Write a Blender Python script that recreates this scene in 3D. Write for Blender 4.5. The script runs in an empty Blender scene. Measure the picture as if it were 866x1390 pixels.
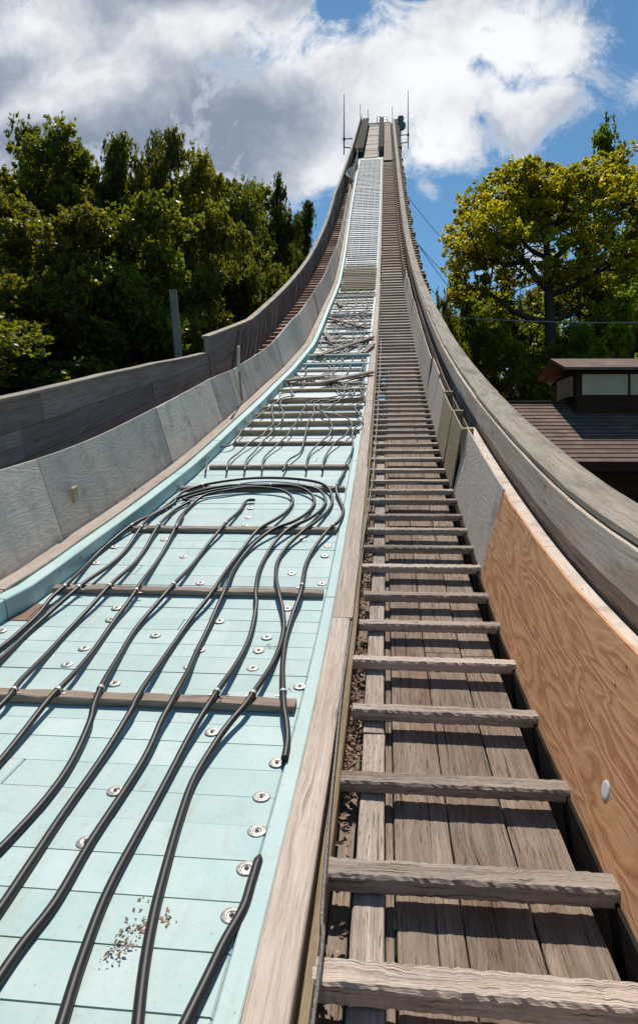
import bpy, math, random
import numpy as np
from mathutils import Vector, Matrix, noise as mnoise
R = math.radians
rnd = random.Random(11)
scn = bpy.context.scene
COL = scn.collection

# ------------------------------------------------------------------ camera constants
F, CX, HY = 866.0, 433.0, 650.0
PHI = math.atan(90/866.0)
CP, SP = math.cos(PHI), math.sin(PHI)

# ------------------------------------------------------------------ slope profile of the jump
SN_Y = [-6, 0, 2.3, 3.5, 5, 7, 10, 15, 25, 35, 45, 60, 110, 140]
SN_S = [.03, .05, .10, .17, .26, .30, .34, .41, .46, .54, .62, .675, .69, .69]
_ty = np.arange(-6, 135, .05)
_ts = np.interp(_ty, SN_Y, SN_S)
_k = np.ones(9)/9
_ts = np.convolve(np.pad(_ts, 4, mode='edge'), _k, 'valid')
_tz = np.concatenate([[0], np.cumsum((_ts[1:]+_ts[:-1])*.5*.05)])
_tz += -1.43 - np.interp(2.33, _ty, _tz)
_tl = np.concatenate([[0], np.cumsum(np.hypot(.05, np.diff(_tz)))])
def prof(y): return float(np.interp(y, _ty, _tz))
def slope(y): return float(np.interp(y, _ty, _ts))
def arc(y): return float(np.interp(y, _ty, _tl))
def frame(y):
    a = math.atan(slope(y))
    return Vector((0, math.cos(a), math.sin(a))), Vector((0, -math.sin(a), math.cos(a)))
def P(y, x, h=0.):
    t, n = frame(y)
    return Vector((x, y, prof(y))) + n*h
def ray(px, py):
    xc = (px-CX)/F; zc = (HY-py)/F
    return Vector((xc*CP-SP, xc*SP+CP, zc))
def on_deck(px, py, h=0.):
    """(Y, X) of the deck point seen at a photograph pixel"""
    d = ray(px, py)
    lo, hi = .8, 140.
    for _ in range(60):
        m = (lo+hi)/2
        p = d*m
        if p.z > prof(p.y)+h/math.cos(math.atan(slope(p.y))): lo = m
        else: hi = m
    # vertical compare; d*z falls below the deck farther out
    p = d*lo
    t, n = frame(p.y)
    return p.y + h*math.sin(math.atan(slope(p.y))), p.x
def at_depth(px, py, dep):
    return ray(px, py)*dep
def at_x(px, py, X):
    d = ray(px, py); return d*(X/d.x)
def tab(pts):
    pts = sorted(pts); ys = [p[0] for p in pts]; xs = [p[1] for p in pts]
    return lambda y: float(np.interp(y, ys, xs))

# ------------------------------------------------------------------ bookkeeping
def tag(o, label=None, cat=None, group=None, kind=None):
    if label: o['label'] = label
    if cat: o['category'] = cat
    if group: o['group'] = group
    if kind: o['kind'] = kind
    return o
def empty(name, loc=(0, 0, 0), label=None, cat=None, group=None):
    o = bpy.data.objects.new(name, None); COL.objects.link(o)
    o.location = loc; o.empty_display_size = .2
    return tag(o, label, cat, group)

class MB:
    """collects quads with uv (metres) and a per-face tone, then links ONE mesh object"""
    def __init__(s): s.v = []; s.f = []; s.uv = []; s.t = []
    def quad(s, ids, uvs, t): s.f.append(ids); s.uv.extend(uvs); s.t.append(t)
    def loft(s, rings, us, tone, v0=None, cap=True, closed=True):
        """rings: list of equally long point lists; us: u per ring"""
        b = len(s.v); n = len(rings[0]); v0 = rnd.uniform(0, 500) if v0 is None else v0
        for r in rings: s.v.extend([tuple(p) for p in r])
        per = [0]
        for k in range(n): per.append(per[-1] + (Vector(rings[0][(k+1) % n])-Vector(rings[0][k])).length)
        m = n if closed else n-1
        for i in range(len(rings)-1):
            for k in range(m):
                k2 = (k+1) % n
                s.quad((b+i*n+k, b+i*n+k2, b+(i+1)*n+k2, b+(i+1)*n+k),
                       ((us[i], v0+per[k]), (us[i], v0+per[k+1]), (us[i+1], v0+per[k+1]), (us[i+1], v0+per[k])), tone)
        if cap and closed:
            for i, rev in ((0, True), (len(rings)-1, False)):
                ids = [b+i*n+k for k in range(n)]
                uv = [(us[i]+.02*math.cos(k), v0+7+.03*k) for k in range(n)]
                if rev: ids.reverse()
                s.quad(tuple(ids), uv, tone*.85)
    def rect_ring(s, o, a, b, a0, a1, b0, b1, c=.004, j=0.):
        c = min(c, abs(a1-a0)*.3, abs(b1-b0)*.3)
        pts = [(a0+c, b0), (a1-c, b0), (a1, b0+c), (a1, b1-c), (a1-c, b1), (a0+c, b1), (a0, b1-c), (a0, b0+c)]
        g = lambda: rnd.uniform(-j, j)
        return [o + a*(p[0]+g()) + b*(p[1]+g()) for p in pts]
    def box(s, o, ax, ay, az, x0, x1, y0, y1, z0, z1, seg=1, j=0., tone=1., c=.004, sag=0.):
        """long axis ax"""
        us0 = rnd.uniform(0, 500); rings = []; us = []
        for i in range(seg+1):
            f = i/seg; x = x0+(x1-x0)*f
            e = .012*j*8*rnd.uniform(-1, 1) if i in (0, seg) else 0
            rings.append(s.rect_ring(o+ax*(x+e)+az*(-sag*4*f*(1-f)), ay, az, y0, y1, z0, z1, c, j)); us.append(us0+x)
        # ring order (ay, az) seen from +ax must be ccw
        if ax.dot(ay.cross(az)) < 0: rings = [list(reversed(r)) for r in rings]
        s.loft(rings, us, tone)
    def run(s, y0, y1, xa, xb, ha, hb, step=.5, tone=1., c=.004, j=0.):
        """a board running up the slope; xa, xb, ha, hb may be functions of Y"""
        fa = [q if callable(q) else (lambda y, q=q: q) for q in (xa, xb, ha, hb)]
        n = max(1, int(math.ceil((y1-y0)/step))); us0 = rnd.uniform(0, 500); rings = []; us = []
        X = Vector((1, 0, 0))
        for i in range(n+1):
            y = y0+(y1-y0)*i/n
            t, nn = frame(y)
            o = Vector((0, y, prof(y)))
            r = s.rect_ring(o, X, nn, fa[0](y), fa[1](y), fa[2](y), fa[3](y), c, j)
            rings.append(list(reversed(r))); us.append(us0+arc(y))
        s.loft(rings, us, tone)
    def panel(s, pts_lo, pts_hi, th, tone=1., us=None, v0=None):
        """a bent sheet: lower and upper edge point lists, thickness th along +x side"""
        k = Vector((th, 0, 0)); u0 = rnd.uniform(0, 500); v0 = rnd.uniform(0, 500) if v0 is None else v0
        rings = []; uu = [u0]
        for i, (a, b) in enumerate(zip(pts_lo, pts_hi)):
            rings.append([a, b, b+k, a+k])
            if i: uu.append(uu[-1]+(pts_lo[i]-pts_lo[i-1]).length)
        s.loft(rings, uu, tone, v0)
    def tube(s, pts, rad, n=8, tone=1., cap=True):
        pts = [Vector(p) for p in pts]; rings = []; us = [0]; N = None
        for i, p in enumerate(pts):
            t = (pts[min(i+1, len(pts)-1)]-pts[max(i-1, 0)]).normalized()
            if N is None: N = t.orthogonal().normalized()
            N = (N-t*N.dot(t)).normalized(); B = t.cross(N)
            r = rad[i] if isinstance(rad, (list, tuple)) else rad
            rings.append([p+(N*math.cos(2*math.pi*k/n)+B*math.sin(2*math.pi*k/n))*r for k in range(n)])
            if i: us.append(us[-1]+(p-pts[i-1]).length)
        s.loft(rings, us, tone, cap=cap)
    def disc(s, o, ax, ay, az, prof_rz, n=20, tone=1.):
        rings = [[o+(ax*math.cos(2*math.pi*k/n)+ay*math.sin(2*math.pi*k/n))*r+az*z for k in range(n)] for r, z in prof_rz]
        us = [i*.01 for i in range(len(rings))]
        s.loft(rings, us, tone)
    def build(s, name, mat, parent=None, smooth=False):
        me = bpy.data.meshes.new(name); me.from_pydata(s.v, [], s.f); me.materials.append(mat)
        uvl = me.uv_layers.new(name='UVMap'); uvl.data.foreach_set('uv', [c for p in s.uv for c in p])
        at = me.attributes.new('tone', 'FLOAT', 'FACE'); at.data.foreach_set('value', s.t)
        if smooth: me.polygons.foreach_set('use_smooth', [True]*len(me.polygons))
        me.update()
        o = bpy.data.objects.new(name, me); COL.objects.link(o)
        if parent is not None: o.parent = parent; o.matrix_parent_inverse = Matrix.Translation(-parent.location) if parent.type == 'EMPTY' else Matrix.Identity(4)
        return o

# ------------------------------------------------------------------ materials
class NT:
    def __init__(s, nt): s.nt = nt
    def n(s, typ, **k):
        nd = s.nt.nodes.new(typ)
        for a, v in k.items():
            if a.startswith('i_'):
                key = a[2:]; key = int(key) if key.isdigit() else key.replace('_', ' ')
                if hasattr(v, 'node'): s.nt.links.new(v, nd.inputs[key])
                else: nd.inputs[key].default_value = v
            else: setattr(nd, a, v)
        return nd
    def math(s, op, a, b=0., c=None, clamp=False):
        k = dict(operation=op, use_clamp=clamp, i_0=a, i_1=b)
        if c is not None: k['i_2'] = c
        return s.n('ShaderNodeMath', **k).outputs[0]
    def mix(s, f, a, b, mode='MIX'):
        nd = s.nt.nodes.new('ShaderNodeMix'); nd.data_type = 'RGBA'; nd.blend_type = mode; nd.clamp_factor = True
        for i, v in ((0, f), (6, a), (7, b)):
            if hasattr(v, 'node'): s.nt.links.new(v, nd.inputs[i])
            elif i and len(v) == 3: nd.inputs[i].default_value = (*v, 1)
            else: nd.inputs[i].default_value = v
        return nd.outputs[2]
    def noise(s, vec, scale, detail=4, rough=.55, dist=0., typ='FBM'):
        return s.n('ShaderNodeTexNoise', i_Vector=vec, i_Scale=scale, i_Detail=detail, i_Roughness=rough, i_Distortion=dist).outputs[0]
    def map(s, vec, scale=(1, 1, 1), loc=(0, 0, 0)):
        return s.n('ShaderNodeMapping', i_Vector=vec, i_Scale=scale, i_Location=loc).outputs[0]
    def ramp(s, f, lo, hi):
        return s.n('ShaderNodeMapRange', i_0=f, i_1=lo, i_2=hi).outputs[0]
def new_mat(name):
    m = bpy.data.materials.new(name); m.use_nodes = True
    nt = m.node_tree; nt.nodes.clear(); g = NT(nt)
    out = g.n('ShaderNodeOutputMaterial'); b = g.n('ShaderNodeBsdfPrincipled')
    nt.links.new(b.outputs[0], out.inputs[0])
    return m, g, b
def S(g, b, key, v):
    if hasattr(v, 'node'): g.nt.links.new(v, b.inputs[key])
    else: b.inputs[key].default_value = v
def bump(g, b, h, strength=.5, dist=.01):
    bp = g.n('ShaderNodeBump', i_Height=h, i_Strength=strength, i_Distance=dist)
    g.nt.links.new(bp.outputs[0], b.inputs['Normal'])

def wood(name, lo, mid, hi, stain=None, st_amt=.5, crack=.6, knots=True, rough=.85, bstr=.6, blot=.6):
    m, g, b = new_mat(name)
    uv = g.n('ShaderNodeUVMap').outputs[0]
    tone = g.n('ShaderNodeAttribute', attribute_name='tone').outputs['Fac']
    wv = g.n('ShaderNodeVectorMath', operation='ADD', i_0=uv,
             i_1=g.n('ShaderNodeVectorMath', operation='MULTIPLY', i_0=g.n('ShaderNodeTexNoise', i_Vector=g.map(uv, (1.3, 5, 1)), i_Scale=1., i_Detail=2).outputs[1], i_1=(.02, .010, 0)).outputs[0]).outputs[0]
    if knots:
        vor = g.n('ShaderNodeTexVoronoi', feature='F1', i_Vector=g.map(uv, (2.2, 6.5, 1)), i_Scale=1., i_Randomness=1.)
        kd = vor.outputs['Distance']
        knot = g.math('MULTIPLY', g.ramp(kd, .17, .05), g.math('GREATER_THAN', g.n('ShaderNodeSeparateColor', i_0=vor.outputs['Color']).outputs[0], .55))
        wv = g.n('ShaderNodeVectorMath', operation='ADD', i_0=wv, i_1=g.n('ShaderNodeCombineXYZ', i_1=g.math('MULTIPLY', g.ramp(kd, .45, 0), .03)).outputs[0]).outputs[0]
    grain = g.noise(g.map(wv, (1.6, 75, 1)), 1., 6, .62)
    fine = g.noise(g.map(wv, (9, 260, 1)), 1., 3, .6)
    blotch = g.noise(g.map(uv, (1.1, 5, 1)), 1., 5, .6)
    c = g.mix(g.ramp(grain, .33, .68), lo, hi)
    c = g.mix(g.ramp(fine, .35, .7), c, mid)
    c = g.mix(g.math('MULTIPLY', g.ramp(blotch, .45, .72), blot), c, lo)
    midg = g.noise(g.map(wv, (1.1, 34, 1), (4, 1, 0)), 1., 9, .72)
    c = g.mix(g.math('MULTIPLY', g.ramp(midg, .5, .66), .55), c, tuple(q*.62 for q in lo))
    c = g.mix(g.math('MULTIPLY', g.ramp(midg, .44, .3), .5), c, tuple(min(.8, q*1.25) for q in hi))
    bw = g.noise(g.map(uv, (3.6, 9.1, 1), (7, 7, 0)), 1., 9, .75)
    c = g.mix(g.math('MULTIPLY', g.ramp(bw, .55, .72), .45), c, tuple(q*.5 for q in lo))
    if stain:
        c = g.mix(g.math('MULTIPLY', g.ramp(g.noise(g.map(uv, (.9, 3.1, 1), (31, 7, 0)), 1., 5, .65), .5, .7), st_amt), c, stain)
    crk = g.ramp(g.noise(g.map(wv, (1.1, 48, 1), (9, 3, 0)), 1., 4, .5), .36, .30)
    crk2 = g.ramp(g.noise(g.map(wv, (7, 150, 1), (2, 13, 0)), 1., 3, .55), .37, .31)
    crk = g.math('MAXIMUM', crk, g.math('MULTIPLY', crk2, .75))
    c = g.mix(g.math('MULTIPLY', crk, crack), c, tuple(q*.18 for q in lo))
    if knots: c = g.mix(g.math('MULTIPLY', knot, .7), c, tuple(q*.45 for q in lo))
    c = g.mix(1., c, g.n('ShaderNodeCombineColor', i_0=tone, i_1=tone, i_2=tone).outputs[0], 'MULTIPLY')
    S(g, b, 'Base Color', c); S(g, b, 'Roughness', rough); S(g, b, 'Specular IOR Level', .02 if name == 'dark_old_timber' else .13)
    h = g.math('SUBTRACT', g.math('ADD', grain, g.math('MULTIPLY', fine, .9)), g.math('MULTIPLY', crk, 1.4*crack))
    bump(g, b, h, bstr, .008)
    return m

def plywood(name, lo, hi, grey=None, con_amt=.68, g_amt=0., blot=.4, rings=9., c_dark=(.05, .03, .02)):
    m, g, b = new_mat(name)
    uv = g.n('ShaderNodeUVMap').outputs[0]
    tone = g.n('ShaderNodeAttribute', attribute_name='tone').outputs['Fac']
    base = g.noise(g.map(uv, (.85, 4.3, 1)), 1.15, 4, .45, .45)
    con = g.math('FRACT', g.math('MULTIPLY', base, rings))
    con = g.math('ABSOLUTE', g.math('SUBTRACT', g.math('MULTIPLY', con, 2.), 1.))
    fine = g.noise(g.map(uv, (4, 130, 1)), 1., 5, .6)
    f = g.math('ADD', g.math('MULTIPLY', g.ramp(con, .35, 1.), con_amt), g.math('MULTIPLY', fine, .35))
    c = g.mix(f, hi, lo)
    bl = g.noise(g.map(uv, (1.2, 1.6, 1), (5, 5, 0)), 1.6, 6, .65)
    if grey: c = g.mix(g.math('MULTIPLY', g.ramp(bl, .3, .62), g_amt), c, grey)
    sc = g.noise(g.map(uv, (5, 40, 1), (5, 2, 0)), 1., 6, .75)
    c = g.mix(g.math('MULTIPLY', g.ramp(sc, .54, .72), .5), c, tuple(q*.45 for q in lo))
    bl2 = g.noise(g.map(uv, (1.6, .9, 1), (15, 2, 0)), 2.1, 6, .7)
    c = g.mix(g.math('MULTIPLY', g.ramp(bl2, .52, .75), blot), c, tuple(q*.3 for q in lo))
    vor = g.n('ShaderNodeTexVoronoi', feature='F1', i_Vector=g.map(uv, (1.7, 3.0, 1)), i_Scale=1., i_Randomness=1.)
    kn = g.math('MULTIPLY', g.ramp(vor.outputs['Distance'], .085, .03), g.math('GREATER_THAN', g.n('ShaderNodeSeparateColor', i_0=vor.outputs['Color']).outputs[0], .5))
    c = g.mix(g.math('MULTIPLY', kn, .8), c, c_dark)
    c = g.mix(1., c, g.n('ShaderNodeCombineColor', i_0=tone, i_1=tone, i_2=tone).outputs[0], 'MULTIPLY')
    S(g, b, 'Base Color', c); S(g, b, 'Roughness', .8); S(g, b, 'Specular IOR Level', .25)
    bump(g, b, g.math('ADD', fine, con), .35, .004)
    return m

def foam(name, col, pale, dirt, d_amt=.4):
    m, g, b = new_mat(name)
    uv = g.n('ShaderNodeUVMap').outputs[0]
    tone = g.n('ShaderNodeAttribute', attribute_name='tone').outputs['Fac']
    n1 = g.noise(g.map(uv, (.8, 1.3, 1)), 2., 6, .65)
    n2 = g.noise(g.map(uv, (30, 30, 1)), 1., 4, .6)
    n3 = g.noise(g.map(uv, (1.1, 9, 1), (3, 8, 0)), 1.6, 6, .7)
    c = g.mix(g.ramp(n1, .35, .65), col, pale)
    c = g.mix(g.math('MULTIPLY', g.ramp(n3, .56, .74), d_amt), c, dirt)
    c = g.mix(g.math('MULTIPLY', g.ramp(n2, .66, .74), .5), c, tuple(q*.5 for q in col))
    n4 = g.noise(g.map(uv, (7, 7, 1), (3, 18, 0)), 1., 8, .75)
    c = g.mix(g.math('MULTIPLY', g.ramp(n4, .56, .70), .45), c, dirt)
    n5 = g.noise(g.map(g.n('ShaderNodeTexCoord').outputs['Object'], (5, .35, .35), (3, 18, 0)), 1.6, 6, .6)
    c = g.mix(g.math('MULTIPLY', g.ramp(n5, .57, .68), .38), c, dirt)
    n6 = g.noise(g.map(uv, (60, 60, 1), (1, 1, 0)), 1., 2, .5)
    c = g.mix(g.math('MULTIPLY', g.ramp(n6, .70, .74), .6), c, tuple(q*.35 for q in col))
    c = g.mix(1., c, g.n('ShaderNodeCombineColor', i_0=tone, i_1=tone, i_2=tone).outputs[0], 'MULTIPLY')
    S(g, b, 'Base Color', c); S(g, b, 'Roughness', .7); S(g, b, 'Specular IOR Level', .3)
    bump(g, b, g.math('ADD', n2, g.math('MULTIPLY', n1, 2.)), .35, .006)
    return m

def plain(name, col, rough=.6, metal=0., var=.25, scale=8., bstr=.2, spec=.5):
    m, g, b = new_mat(name)
    tc = g.n('ShaderNodeTexCoord').outputs['Object']
    n1 = g.noise(tc, scale, 5, .6)
    c = g.mix(g.ramp(n1, .3, .7), tuple(q*(1-var) for q in col), tuple(min(1, q*(1+var)) for q in col))
    S(g, b, 'Base Color', c); S(g, b, 'Roughness', rough); S(g, b, 'Metallic', metal); S(g, b, 'Specular IOR Level', spec)
    bump(g, b, n1, bstr, .01)
    return m

M = {}
M['tread'] = wood('weathered_tread', (0.265, 0.196, 0.155), (0.461, 0.367, 0.300), (0.648, 0.547, 0.468), stain=(0.375, 0.325, 0.265), crack=.85, bstr=1.)
M['tread_red'] = wood('old_reddish_tread', (0.240, 0.139, 0.100), (0.395, 0.251, 0.191), (0.515, 0.362, 0.291), crack=.7)
M['floor'] = wood('stair_floor_planks', (0.194, 0.138, 0.109), (0.324, 0.246, 0.188), (0.429, 0.340, 0.266), stain=(0.181, 0.095, 0.061), st_amt=.7, crack=.85, bstr=.9)
M['pale'] = wood('pale_bare_timber', (0.386, 0.298, 0.233), (0.561, 0.458, 0.382), (0.694, 0.596, 0.523), stain=(0.455, 0.318, 0.211), st_amt=.5, crack=.5, bstr=.5, blot=.35)
M['grey'] = wood('silver_grey_boards', (0.237, 0.189, 0.164), (0.422, 0.344, 0.287), (0.608, 0.490, 0.403), stain=(0.287, 0.155, 0.082), st_amt=.6, crack=.6)
M['wallgrey'] = wood('right_wall_boards', (0.338, 0.264, 0.205), (0.543, 0.436, 0.352), (0.690, 0.578, 0.478), stain=(0.441, 0.270, 0.147), st_amt=.6, crack=.6)
M['cap'] = wood('cap_rail_timber', (0.247, 0.208, 0.160), (0.404, 0.343, 0.270), (0.547, 0.465, 0.369), stain=(0.144, 0.116, 0.088), st_amt=.9, crack=.6, blot=.9)
M['dark'] = wood('dark_old_timber', (.045, .035, .03), (.08, .062, .052), (.12, .095, .08), crack=.5)
M['batten'] = wood('deck_battens', (0.199, 0.148, 0.115), (0.321, 0.247, 0.196), (0.444, 0.352, 0.291), stain=(0.429, 0.310, 0.189), st_amt=.5, crack=.6)
M['joist'] = wood('tan_joists', (0.332, 0.240, 0.141), (0.506, 0.385, 0.245), (0.632, 0.508, 0.341), crack=.4)
M['ply_orange'] = plywood('orange_plywood', (0.439, 0.174, 0.072), (0.731, 0.395, 0.200), rings=10., blot=.25)
M['ply_grey'] = plywood('grey_plywood', con_amt=.5, lo=(0.483, 0.394, 0.308), hi=(0.800, 0.713, 0.573), grey=(0.653, 0.566, 0.482), g_amt=.9, blot=.7, rings=14., c_dark=(0.113, 0.073, 0.051))
M['ply_pale'] = plywood('pale_grey_plywood', (0.436, 0.350, 0.291), (0.660, 0.548, 0.449), grey=(0.579, 0.505, 0.449), con_amt=.5, g_amt=.85, blot=.65, rings=12.)
M['ply_tan'] = plywood('tan_plywood', (.33, .24, .14), (.46, .36, .235), rings=8., blot=.2)
M['foam'] = foam('aqua_foam_boards', (0.413, 0.564, 0.541), (0.528, 0.625, 0.603), (0.403, 0.395, 0.294), .45)
M['upper_white'] = foam('white_upper_boards', (0.690, 0.678, 0.661), (0.800, 0.774, 0.759), (0.483, 0.384, 0.322), .5)  # near-white, paler than the foam boards lower down
M['foam_edge'] = foam('aqua_foam_curb', (0.389, 0.605, 0.562), (0.540, 0.672, 0.634), (0.454, 0.384, 0.298), .25)
M['foam_white'] = foam('pale_foam', (0.563, 0.636, 0.627), (0.660, 0.684, 0.674), (0.388, 0.342, 0.285), .5)  # one paler foam colour for the upper deck
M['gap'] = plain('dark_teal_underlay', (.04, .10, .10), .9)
M['rubber'] = plain('black_rubber', (.016, .0155, .016), .46, 0, .3, 20., .05, .35)
M['rubber_grey'] = plain('glint_grey_hose', (.055, .055, .057), .5, 0, .4, 10., .05, .4)  # black hose; sun glints along it are put into the grey base
M['rubber_far'] = plain('far_glint_hose', (.15, .15, .155), .5, 0, .4, 10., .05, .4)  # lighter grey, painted glints for the far lengths
M['steel'] = plain('zinc_steel', (.40, .38, .35), .5, .6, .4, 60., .3)
M['wire'] = plain('steel_wire_rope', (.17, .16, .155), .5, .5, .4, 90., .8)
M['dkmetal'] = plain('dark_painted_metal', (.07, .075, .08), .8, 0, spec=.2)
M['aluminium'] = plain('grey_metal', (.40, .38, .37), .5, .5)
M['white'] = plain('white_plastic', (.72, .72, .72), .5, 0, .05)
M['panel_white'] = plain('dirty_white_panel', (.60, .46, .33), .9, 0, .15, 2.)
M['housewood'] = wood('dark_red_siding', (.045, .018, .012), (.075, .03, .02), (.10, .045, .03), crack=.2, knots=False)
M['litter'] = plain('dry_leaves', (.30, .19, .12), .8, 0, .6, 40.)

# ------------------------------------------------------------------ world
w = bpy.data.worlds.new('World'); scn.world = w; w.use_nodes = True
g = NT(w.node_tree); w.node_tree.nodes.clear()
SUN_EL, SUN_AZ = R(59), R(-5)          # azimuth from +Y towards +X
sky = g.n('ShaderNodeTexSky', sky_type='NISHITA'); sky.sun_disc = False
sky.sun_elevation = SUN_EL; sky.sun_rotation = SUN_AZ; sky.altitude = 400; sky.air_density = 1.; sky.dust_density = .2; sky.ozone_density = 3.
tc = g.n('ShaderNodeTexCoord').outputs['Generated']
sx = g.n('ShaderNodeSeparateXYZ', i_0=tc)
yy = g.math('MAXIMUM', sx.outputs[1], .12)
U = g.math('DIVIDE', sx.outputs[0], yy); V = g.math('DIVIDE', sx.outputs[2], yy)
uvv = g.n('ShaderNodeCombineXYZ', i_0=U, i_1=V, i_2=0.).outputs[0]
def uvpx(px, py):
    d = ray(px, py); return d.x/d.y, d.z/d.y
warp = g.n('ShaderNodeTexNoise', i_Vector=uvv, i_Scale=6., i_Detail=2., i_Roughness=.5).outputs[1]
uvw = g.n('ShaderNodeVectorMath', operation='ADD', i_0=uvv, i_1=g.n('ShaderNodeVectorMath', operation='MULTIPLY', i_0=g.n('ShaderNodeVectorMath', operation='SUBTRACT', i_0=warp, i_1=(.5, .5, .5)).outputs[0], i_1=(.11, .11, 0)).outputs[0]).outputs[0]
def blobs(lst, vec):
    acc = None
    for (px, py, rx, ry, a) in lst:
        cu, cv = uvpx(px, py)
        d = g.n('ShaderNodeVectorMath', operation='MULTIPLY', i_0=g.n('ShaderNodeVectorMath', operation='SUBTRACT', i_0=vec, i_1=(cu, cv, 0)).outputs[0], i_1=(F/rx, F/ry, 0)).outputs[0]
        l = g.n('ShaderNodeVectorMath', operation='LENGTH', i_0=d).outputs['Value']
        e = g.math('MULTIPLY', g.math('SUBTRACT', 1., l), a)
        acc = e if acc is None else g.n('ShaderNodeMath', operation='SMOOTH_MAX', i_0=acc, i_1=e, i_2=.25).outputs[0]
    return acc
B = blobs([(120, 120, 330, 200, 1.), (380, 160, 170, 130, 1.), (560, 110, 180, 120, 1.), (640, 40, 170, 95, 1.), (715, 140, 85, 60, .8), (765, 55, 58, 60, .7), (-250, 60, 300, 260, 1.), (590, 195, 70, 45, .6), (850, 100, 20, 26, .25), (200, 10, 320, 90, 1.), (588, 245, 20, 16, .3), (700, 345, 60, 24, .35)], uvw)
nz = g.n('ShaderNodeTexNoise', i_Vector=uvw, i_Scale=8., i_Detail=10., i_Roughness=.66).outputs[0]
nz2 = g.n('ShaderNodeTexNoise', i_Vector=uvw, i_Scale=34., i_Detail=9., i_Roughness=.74).outputs[0]
dens = g.math('ADD', B, g.math('ADD', g.math('MULTIPLY', g.math('SUBTRACT', nz, .5), 1.7), g.math('MULTIPLY', g.math('SUBTRACT', nz2, .5), .8)))
hole = blobs([(455, 4, 50, 26, 1.), (640, 95, 34, 20, .6), (655, 38, 40, 22, .75), (560, -10, 34, 18, .8), (300, 2, 24, 14, .6), (655, 165, 34, 14, .35)], uvw)
dens = g.math('SUBTRACT', dens, g.math('MULTIPLY', g.math('MAXIMUM', hole, 0.), 1.0))
alpha = g.n('ShaderNodeMapRange', interpolation_type='SMOOTHSTEP', i_0=dens, i_1=-.10, i_2=.46).outputs[0]
# thick parts are grey beneath, thin rims and the sunward side stay white
bright = blobs([(560, 110, 150, 130, 1.), (690, 60, 170, 120, 1.1), (440, 55, 150, 60, .9), (130, 95, 110, 50, .55), (30, 35, 130, 40, .5), (40, 140, 90, 22, .5), (455, 230, 60, 70, .5), (590, 195, 80, 60, 1.), (240, 30, 160, 40, .6)], uvw)
nz3 = g.n('ShaderNodeTexNoise', i_Vector=g.map(uvw, (1, 1, 1), (.02, .035, 4)), i_Scale=7., i_Detail=9., i_Roughness=.58).outputs[0]
nz4 = g.n('ShaderNodeTexNoise', i_Vector=g.map(uvw, (1, 1, 1), (.3, .035, 9)), i_Scale=22., i_Detail=8., i_Roughness=.62).outputs[0]
lum = g.math('ADD', g.math('MULTIPLY', bright, 1.05), g.math('ADD', g.math('MULTIPLY', g.math('SUBTRACT', nz3, .5), 1.7), g.math('MULTIPLY', g.math('SUBTRACT', nz4, .5), .8)))
lum = g.n('ShaderNodeMapRange', interpolation_type='SMOOTHSTEP', i_0=lum, i_1=-.6, i_2=.95).outputs[0]
lum = g.math('MAXIMUM', lum, g.math('MULTIPLY', g.ramp(dens, .5, .1), .85))
cc = g.mix(lum, (2.5, 3.05, 4.05), (9.3, 9.4, 9.6))
skyc = g.mix(1., sky.outputs[0], (.66, .95, .98), 'MULTIPLY')
final = g.mix(alpha, skyc, cc)
bg = g.n('ShaderNodeBackground', i_Color=final, i_Strength=.1)
wo = g.n('ShaderNodeOutputWorld'); g.nt.links.new(bg.outputs[0], wo.inputs[0])

sd = Vector((math.sin(SUN_AZ)*math.cos(SUN_EL), math.cos(SUN_AZ)*math.cos(SUN_EL), math.sin(SUN_EL)))
sl = bpy.data.lights.new('sun', 'SUN'); sl.energy = 4.8; sl.angle = R(.53); sl.color = (1, .945, .86)
so = bpy.data.objects.new('sun', sl); COL.objects.link(so); so.rotation_euler = sd.to_track_quat('Z', 'Y').to_euler()

cam = bpy.data.cameras.new('camera'); cam.sensor_fit = 'HORIZONTAL'; cam.sensor_width = 36; cam.lens = 36*F/866
cam.shift_y = (650-695)/866.; cam.clip_start = .05; cam.clip_end = 6000
co = bpy.data.objects.new('camera', cam); COL.objects.link(co); co.location = (0, 0, 0)
co.rotation_euler = (R(90), 0, PHI); scn.camera = co
scn.view_settings.view_transform = 'Standard'; scn.view_settings.look = 'None'; scn.view_settings.gamma = 1; scn.view_settings.exposure = .05
scn.cycles.max_bounces = 6; scn.cycles.transparent_max_bounces = 4

X3, Y3, Z3 = Vector((1, 0, 0)), Vector((0, 1, 0)), Vector((0, 0, 1))
YB, YT, YP = -1.5, 75., 108.      # near end, step to the start platform, top

# lateral edges measured up the slope
XPL = -.385                        # aqua / centre beam
curb_px = [(-40, 812), (0, 793), (90, 733), (240, 628), (305, 572), (363, 520), (386, 499), (416, 465), (439, 416), (455, 381), (463, 345), (468, 315), (474, 277), (481, 240), (487, 214)]
cpts = [on_deck(px, py, .17) for px, py in curb_px]
cpts = [(y, x) for y, x in cpts]
cpts.insert(0, (YB-1, cpts[0][1]-.25))
XCO = tab(cpts)                    # outer edge of the left curb
XCI = lambda y: XCO(y)+.26         # deck side of the curb

# ------------------------------------------------------------------ SKI JUMP: the deck
jump = empty('ski_jump', (0, 30, prof(30)), 'tall wooden ski jump inrun with aqua foam track, battens and start platform at its top', 'ski jump')
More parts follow.
